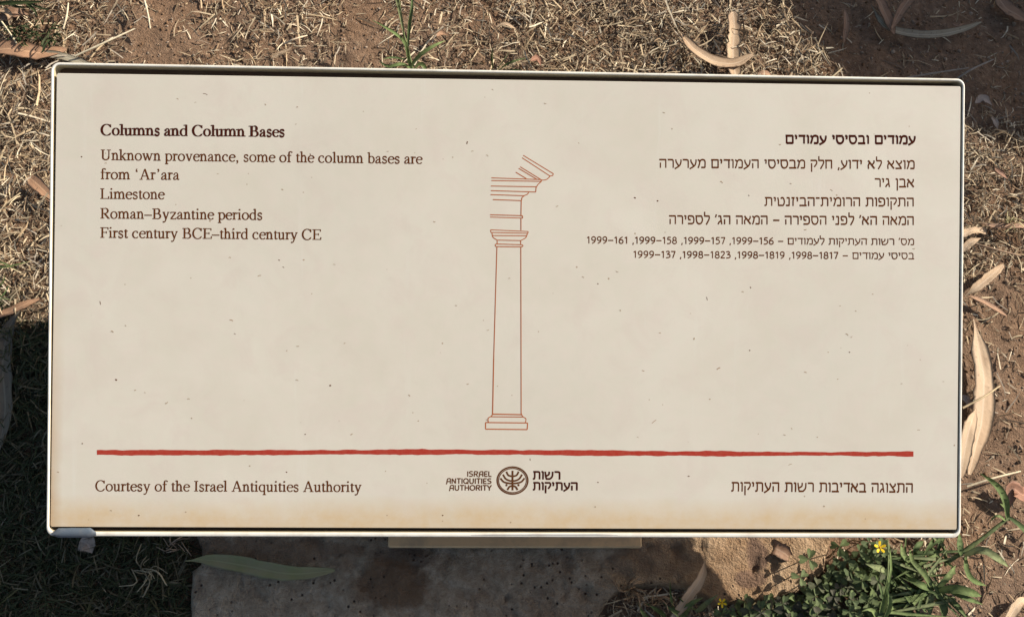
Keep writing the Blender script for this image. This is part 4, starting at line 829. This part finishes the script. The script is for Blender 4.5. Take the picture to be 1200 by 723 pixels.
# yellow-flowered clover (oxalis): several plants, each leaf and leaflet stalk its own part
def trefoil_mesh(col, seed):
    rnd = random.Random(seed); V = []; F = []; c_ = []
    for k in range(3):
        a0 = k * 2 * math.pi / 3 + rnd.uniform(-.12, .12); ca, sa = math.cos(a0), math.sin(a0)
        out = [(0, 0, 0), (.30, -.20, .02), (.66, -.42, .05), (.95, -.40, .02), (1.04, -.20, .03), (.90, 0, .10), (1.04, .20, .03), (.95, .40, .02), (.66, .42, .05), (.30, .20, .02)]
        i0 = len(V); tilt = rnd.uniform(-.35, .1)
        for x_, y_, z_ in out:
            z_ = z_ * .5 + abs(y_) * .35 + x_ * tilt; V.append((x_ * ca - y_ * sa, x_ * sa + y_ * ca, z_)); s_ = rnd.uniform(.85, 1.1); c_.append([v * s_ for v in col])
        V.append((.5 * ca, .5 * sa, .5 * tilt)); c_.append([v * 1.3 for v in col]); ctr = len(V) - 1
        for j in range(len(out)): F.append((i0 + j, i0 + (j + 1) % len(out), ctr))
    me = bpy.data.meshes.new('trefoil_leaf'); me.from_pydata(V, [], F); at = me.attributes.new('tint', 'FLOAT_COLOR', 'POINT')
    at.data.foreach_set('color', np.c_[np.array(c_), np.ones(len(c_))].ravel()); me.materials.append(M['weed']); me.update(); return me
TM = [trefoil_mesh(c, i) for i, c in enumerate([(.115, .145, .060), (.135, .165, .072), (.085, .11, .050), (.10, .105, .06), (.15, .19, .075), (.085, .08, .055)])]
def clover(base_px, label, spots, flowers=()):
    b = gp(*base_px); e = empty('clover_plant', tuple(b)); tag(e, label, 'clover', 'clover plants below the sign')
    for x_, y_, h_, s_ in spots:
        p = gp(x_, y_, h_) - b; o = bpy.data.objects.new('leaf', random.choice(TM)); link(o, e); o.location = p
        o.rotation_euler = (random.gauss(0, .3), random.gauss(0, .3), random.uniform(0, 6.28)); o.scale = (s_,) * 3
    I_ = []
    for x_, y_, h_, s_ in spots:
        q = gp(x_, y_, h_) - b; r0 = gp(x_ + random.gauss(0, 9), y_ + random.gauss(0, 9), 0.0) - b; I_.append((r0, q))
    V = []; F = []
    for r0, q in I_:
        i0 = len(V); m_ = (r0 + q) / 2 + np.array([random.gauss(0, .002), random.gauss(0, .002), .002])
        for c in (r0, m_, q):
            for k in range(3): V.append(c + np.array([math.cos(k * 2.1), math.sin(k * 2.1), 0]) * .0005)
        for s0 in (0, 3):
            for k in range(3): F.append((i0 + s0 + k, i0 + s0 + (k + 1) % 3, i0 + s0 + 3 + (k + 1) % 3, i0 + s0 + 3 + k))
    st_ = mesh('leaf_stems', V, F, M['weed'], e, attrs={'tint': np.tile((.15, .12, .06), (len(V), 1))}); st_['kind'] = 'stuff'
    for fx, fy, fh, fs, rot in flowers:
        c = gp(fx, fy, fh) - b; V = []; F = []
        for k in range(5):
            a = rot + k * 2 * math.pi / 5; ca, sa = math.cos(a), math.sin(a); i0 = len(V)
            for x_, y_, z_ in ((.1, 0, 0), (.5, -.22, .1), (.9, -.2, .22), (1.05, 0, .28), (.9, .2, .22), (.5, .22, .1)):
                V.append(c + fs * np.array([x_ * ca - y_ * sa, x_ * sa + y_ * ca, z_]))
            F.append(tuple(range(i0, i0 + 6)))
        fl = mesh('flower', V, F, M['petal'], e, attrs={'tint': np.tile((.85, .58, .02), (len(V), 1))}); fl['label'] = 'five-petalled yellow flower'
        V = []; F = []
        for j in range(3):
            for k in range(6): V.append(c + fs * .2 * np.array([math.cos(k) * (1, .8, .1)[j], math.sin(k) * (1, .8, .1)[j], (0, .8, 1.2)[j]]))
        for j in range(2):
            for k in range(6): F.append((j * 6 + k, j * 6 + (k + 1) % 6, j * 6 + 6 + (k + 1) % 6, j * 6 + 6 + k))
        mesh('flower_centre', V, F, M['petal'], fl, attrs={'tint': np.tile((.75, .40, .01), (len(V), 1))})
        stalk([gp(fx + 8, fy + 20, .0) - b, gp(fx + 4, fy + 8, fh * .6) - b, c], .0006, (.13, .17, .06), 'flower_stem', e)
def scatter(n, region, hmin=.008, hmax=.030, s=(.0052, .0074)):
    out = []; P = np.array(region, float); lo = P.min(0); hi = P.max(0)
    while len(out) < n:
        x_, y_ = random.uniform(lo[0], hi[0]), random.uniform(lo[1], hi[1]); ins = False
        for i in range(len(P)):
            a, b = P[i], P[(i + 1) % len(P)]
            if (a[1] > y_) != (b[1] > y_) and x_ < (b[0] - a[0]) * (y_ - a[1]) / (b[1] - a[1]) + a[0]: ins = not ins
        if ins: out.append((x_, y_, random.uniform(hmin, hmax), random.uniform(*s)))
    return out
clover((960, 690), 'largest clover plant spreading below the sign beside the sunlit footing', scatter(150, [(975, 672), (1000, 648), (1015, 634), (1035, 640), (1045, 735), (925, 735), (932, 702)]) + [(948, 655, .03, .0075), (938, 676, .03, .0065), (984, 640, .03, .007)], [(1031, 641, .045, .0044, .3)])
clover((1065, 690), 'clover plant growing between the grass weeds below the right end of the sign', scatter(54, [(1035, 640), (1060, 650), (1080, 690), (1085, 735), (1040, 735)], .004, .018))
clover((885, 712), 'low clover plant along the lower end of the footing', scatter(70, [(845, 712), (870, 704), (900, 706), (940, 702), (945, 735), (845, 735)], .014, .030), [(846, 706, .030, .0034, .9)])
# dry roots at the broken corner of the footing
def tuft(px, py, n, label, spread=26, col=(.30, .20, .12), lift=.028):
    b = gp(px, py); e = empty('dry_root_tuft', tuple(b)); tag(e, label, 'dry grass tuft')
    for k in range(n):
        a = random.uniform(0, 6.28); r1 = random.uniform(.4, 1) * spread
        p0 = gp(px + random.gauss(0, 5), py + random.gauss(0, 4), lift * .4) - b; p1 = gp(px + math.cos(a) * r1 * .5, py + math.sin(a) * r1 * .5, lift + random.random() * .012) - b; p2 = gp(px + math.cos(a + .5) * r1, py + math.sin(a + .5) * r1, lift) - b
        stalk([p0, p1, p2], .0004, tuple(np.array(col) * random.uniform(.6, 1.3)), 'root_strand', e, 'straw')
tuft(738, 694, 18, 'tangle of dry brown roots at the broken corner of the footing')
tuft(770, 702, 10, 'smaller tangle of dry roots right of the broken footing corner', 22)
tuft(168, 668, 14, 'wispy dry grass tuft in the shade left of the footing', 34, (.36, .30, .2), .014)
tuft(205, 640, 10, 'dry twiggy stems against the shaded left side of the footing', 24, (.36, .27, .2), .014)
tuft(1185, 262, 10, 'pale yellow straw tuft over the crosswise leaf at the right edge', 18, (.6, .52, .28), .016)
# individual dry stems that catch the eye
for k, (x0, y0, x1, y1, col, lab) in enumerate((
    (1133, 570, 1196, 552, (.66, .54, .36), 'pale dry stem slanting beside the green stalk right of the sign'),
    (1060, 92, 1135, 80, (.26, .22, .18), 'grey dry stem lying level in the shade just behind the sign'),
    (1122, 92, 1164, 70, (.28, .24, .2), 'bent grey twig in the shade near the right end of the sign'),
    (88, 66, 158, 34, (.68, .58, .4), 'pale straw stem slanting above the left corner of the sign'),
    (2, 26, 20, 52, (.66, .56, .36), 'yellow straw stem crossing the left edge leaf'),
    (168, -4, 176, 34, (.66, .55, .38), 'pale upright straw stem above the left part of the sign'),
    (74, 34, 80, 4, (.6, .5, .34), 'straight straw stem at the top beside the dark sprigs'),
    (1128, 478, 1172, 452, (.55, .42, .25), 'thin tan stem lying across the largest bleached leaf'),
    (333, 52, 360, 42, (.66, .52, .36), 'short tan stem above the fan-shaped bract'),
    (1140, 285, 1196, 300, (.30, .2, .13), 'thin brown stem in the straw right of the sign'))):
    b = gp(x0, y0, .012); L_ = .022 if 'bleached' in lab else .012
    pts = [gp(x0, y0, L_), gp((x0 + x1) / 2 + random.gauss(0, 2), (y0 + y1) / 2 + random.gauss(0, 2), L_ + .004), gp(x1, y1, L_)]
    o = stalk([p - b for p in pts], .0009, col, 'dry_twig', None, 'straw'); o.location = b; tag(o, lab, 'twig', 'single dry stalks around the sign')

# ------------------------------------------------------------------ added column drum, unseen outside the frame, to cast the shade at upper right
def drum(cx, cy, r, h):
    V = []; rows = 34; k = 96
    prof = [(r * 1.0, -.03), (r, .02)] + [(r, .02 + (h - .05) * i / 24) for i in range(1, 25)] + [(r - .006, h - .012), (r - .016, h - .003), (r - .03, h)] + [(r * (.85 - .14 * i), h) for i in range(6)]
    for i, (rr_, z) in enumerate(prof):
        for j in range(k):
            a = 2 * math.pi * j / k; n_ = float(fbm(a * 6 + 10, z * 20, 3, 61)) - .5; rad = max(rr_, .002) * (1 + n_ * .05); zz = z + (float(fbm(math.cos(a) * rr_ * 20, math.sin(a) * rr_ * 20, 3, 67)) - .5) * .014
            V.append((rad * math.cos(a), rad * math.sin(a), zz))
    F = [(i * k + j, i * k + (j + 1) % k, (i + 1) * k + (j + 1) % k, (i + 1) * k + j) for i in range(len(prof) - 1) for j in range(k)]
    F.append([(len(prof) - 1) * k + j for j in range(k)])
    o = mesh('added_shade_drum', np.array(V), F, M['limestone'], smooth=True); o.location = (cx, cy, 0)
    return tag(o, 'added limestone drum, out of view, placed to cast the shade at the upper right of the sign', 'column drum')
lm = NT('limestone', .9, .2); v_ = lm.coord(); n1 = lm.noise(v_, 12, 6, .7); n2 = lm.noise(v_, 90, 5, .7)
lm.col(lm.mix(.5, lm.ramp(n1, [(.3, (.36, .30, .22)), (.7, (.50, .45, .36))]), lm.ramp(n2, [(.35, (.25, .2, .15)), (.6, (.48, .42, .33))]))); lm.bump(n2, .6, .006); M['limestone'] = lm.m
hD = .45; off = hD / math.tan(EL)
drum(.4580 + off * math.cos(AZ), .5835 + off * math.sin(AZ), .256, hD)
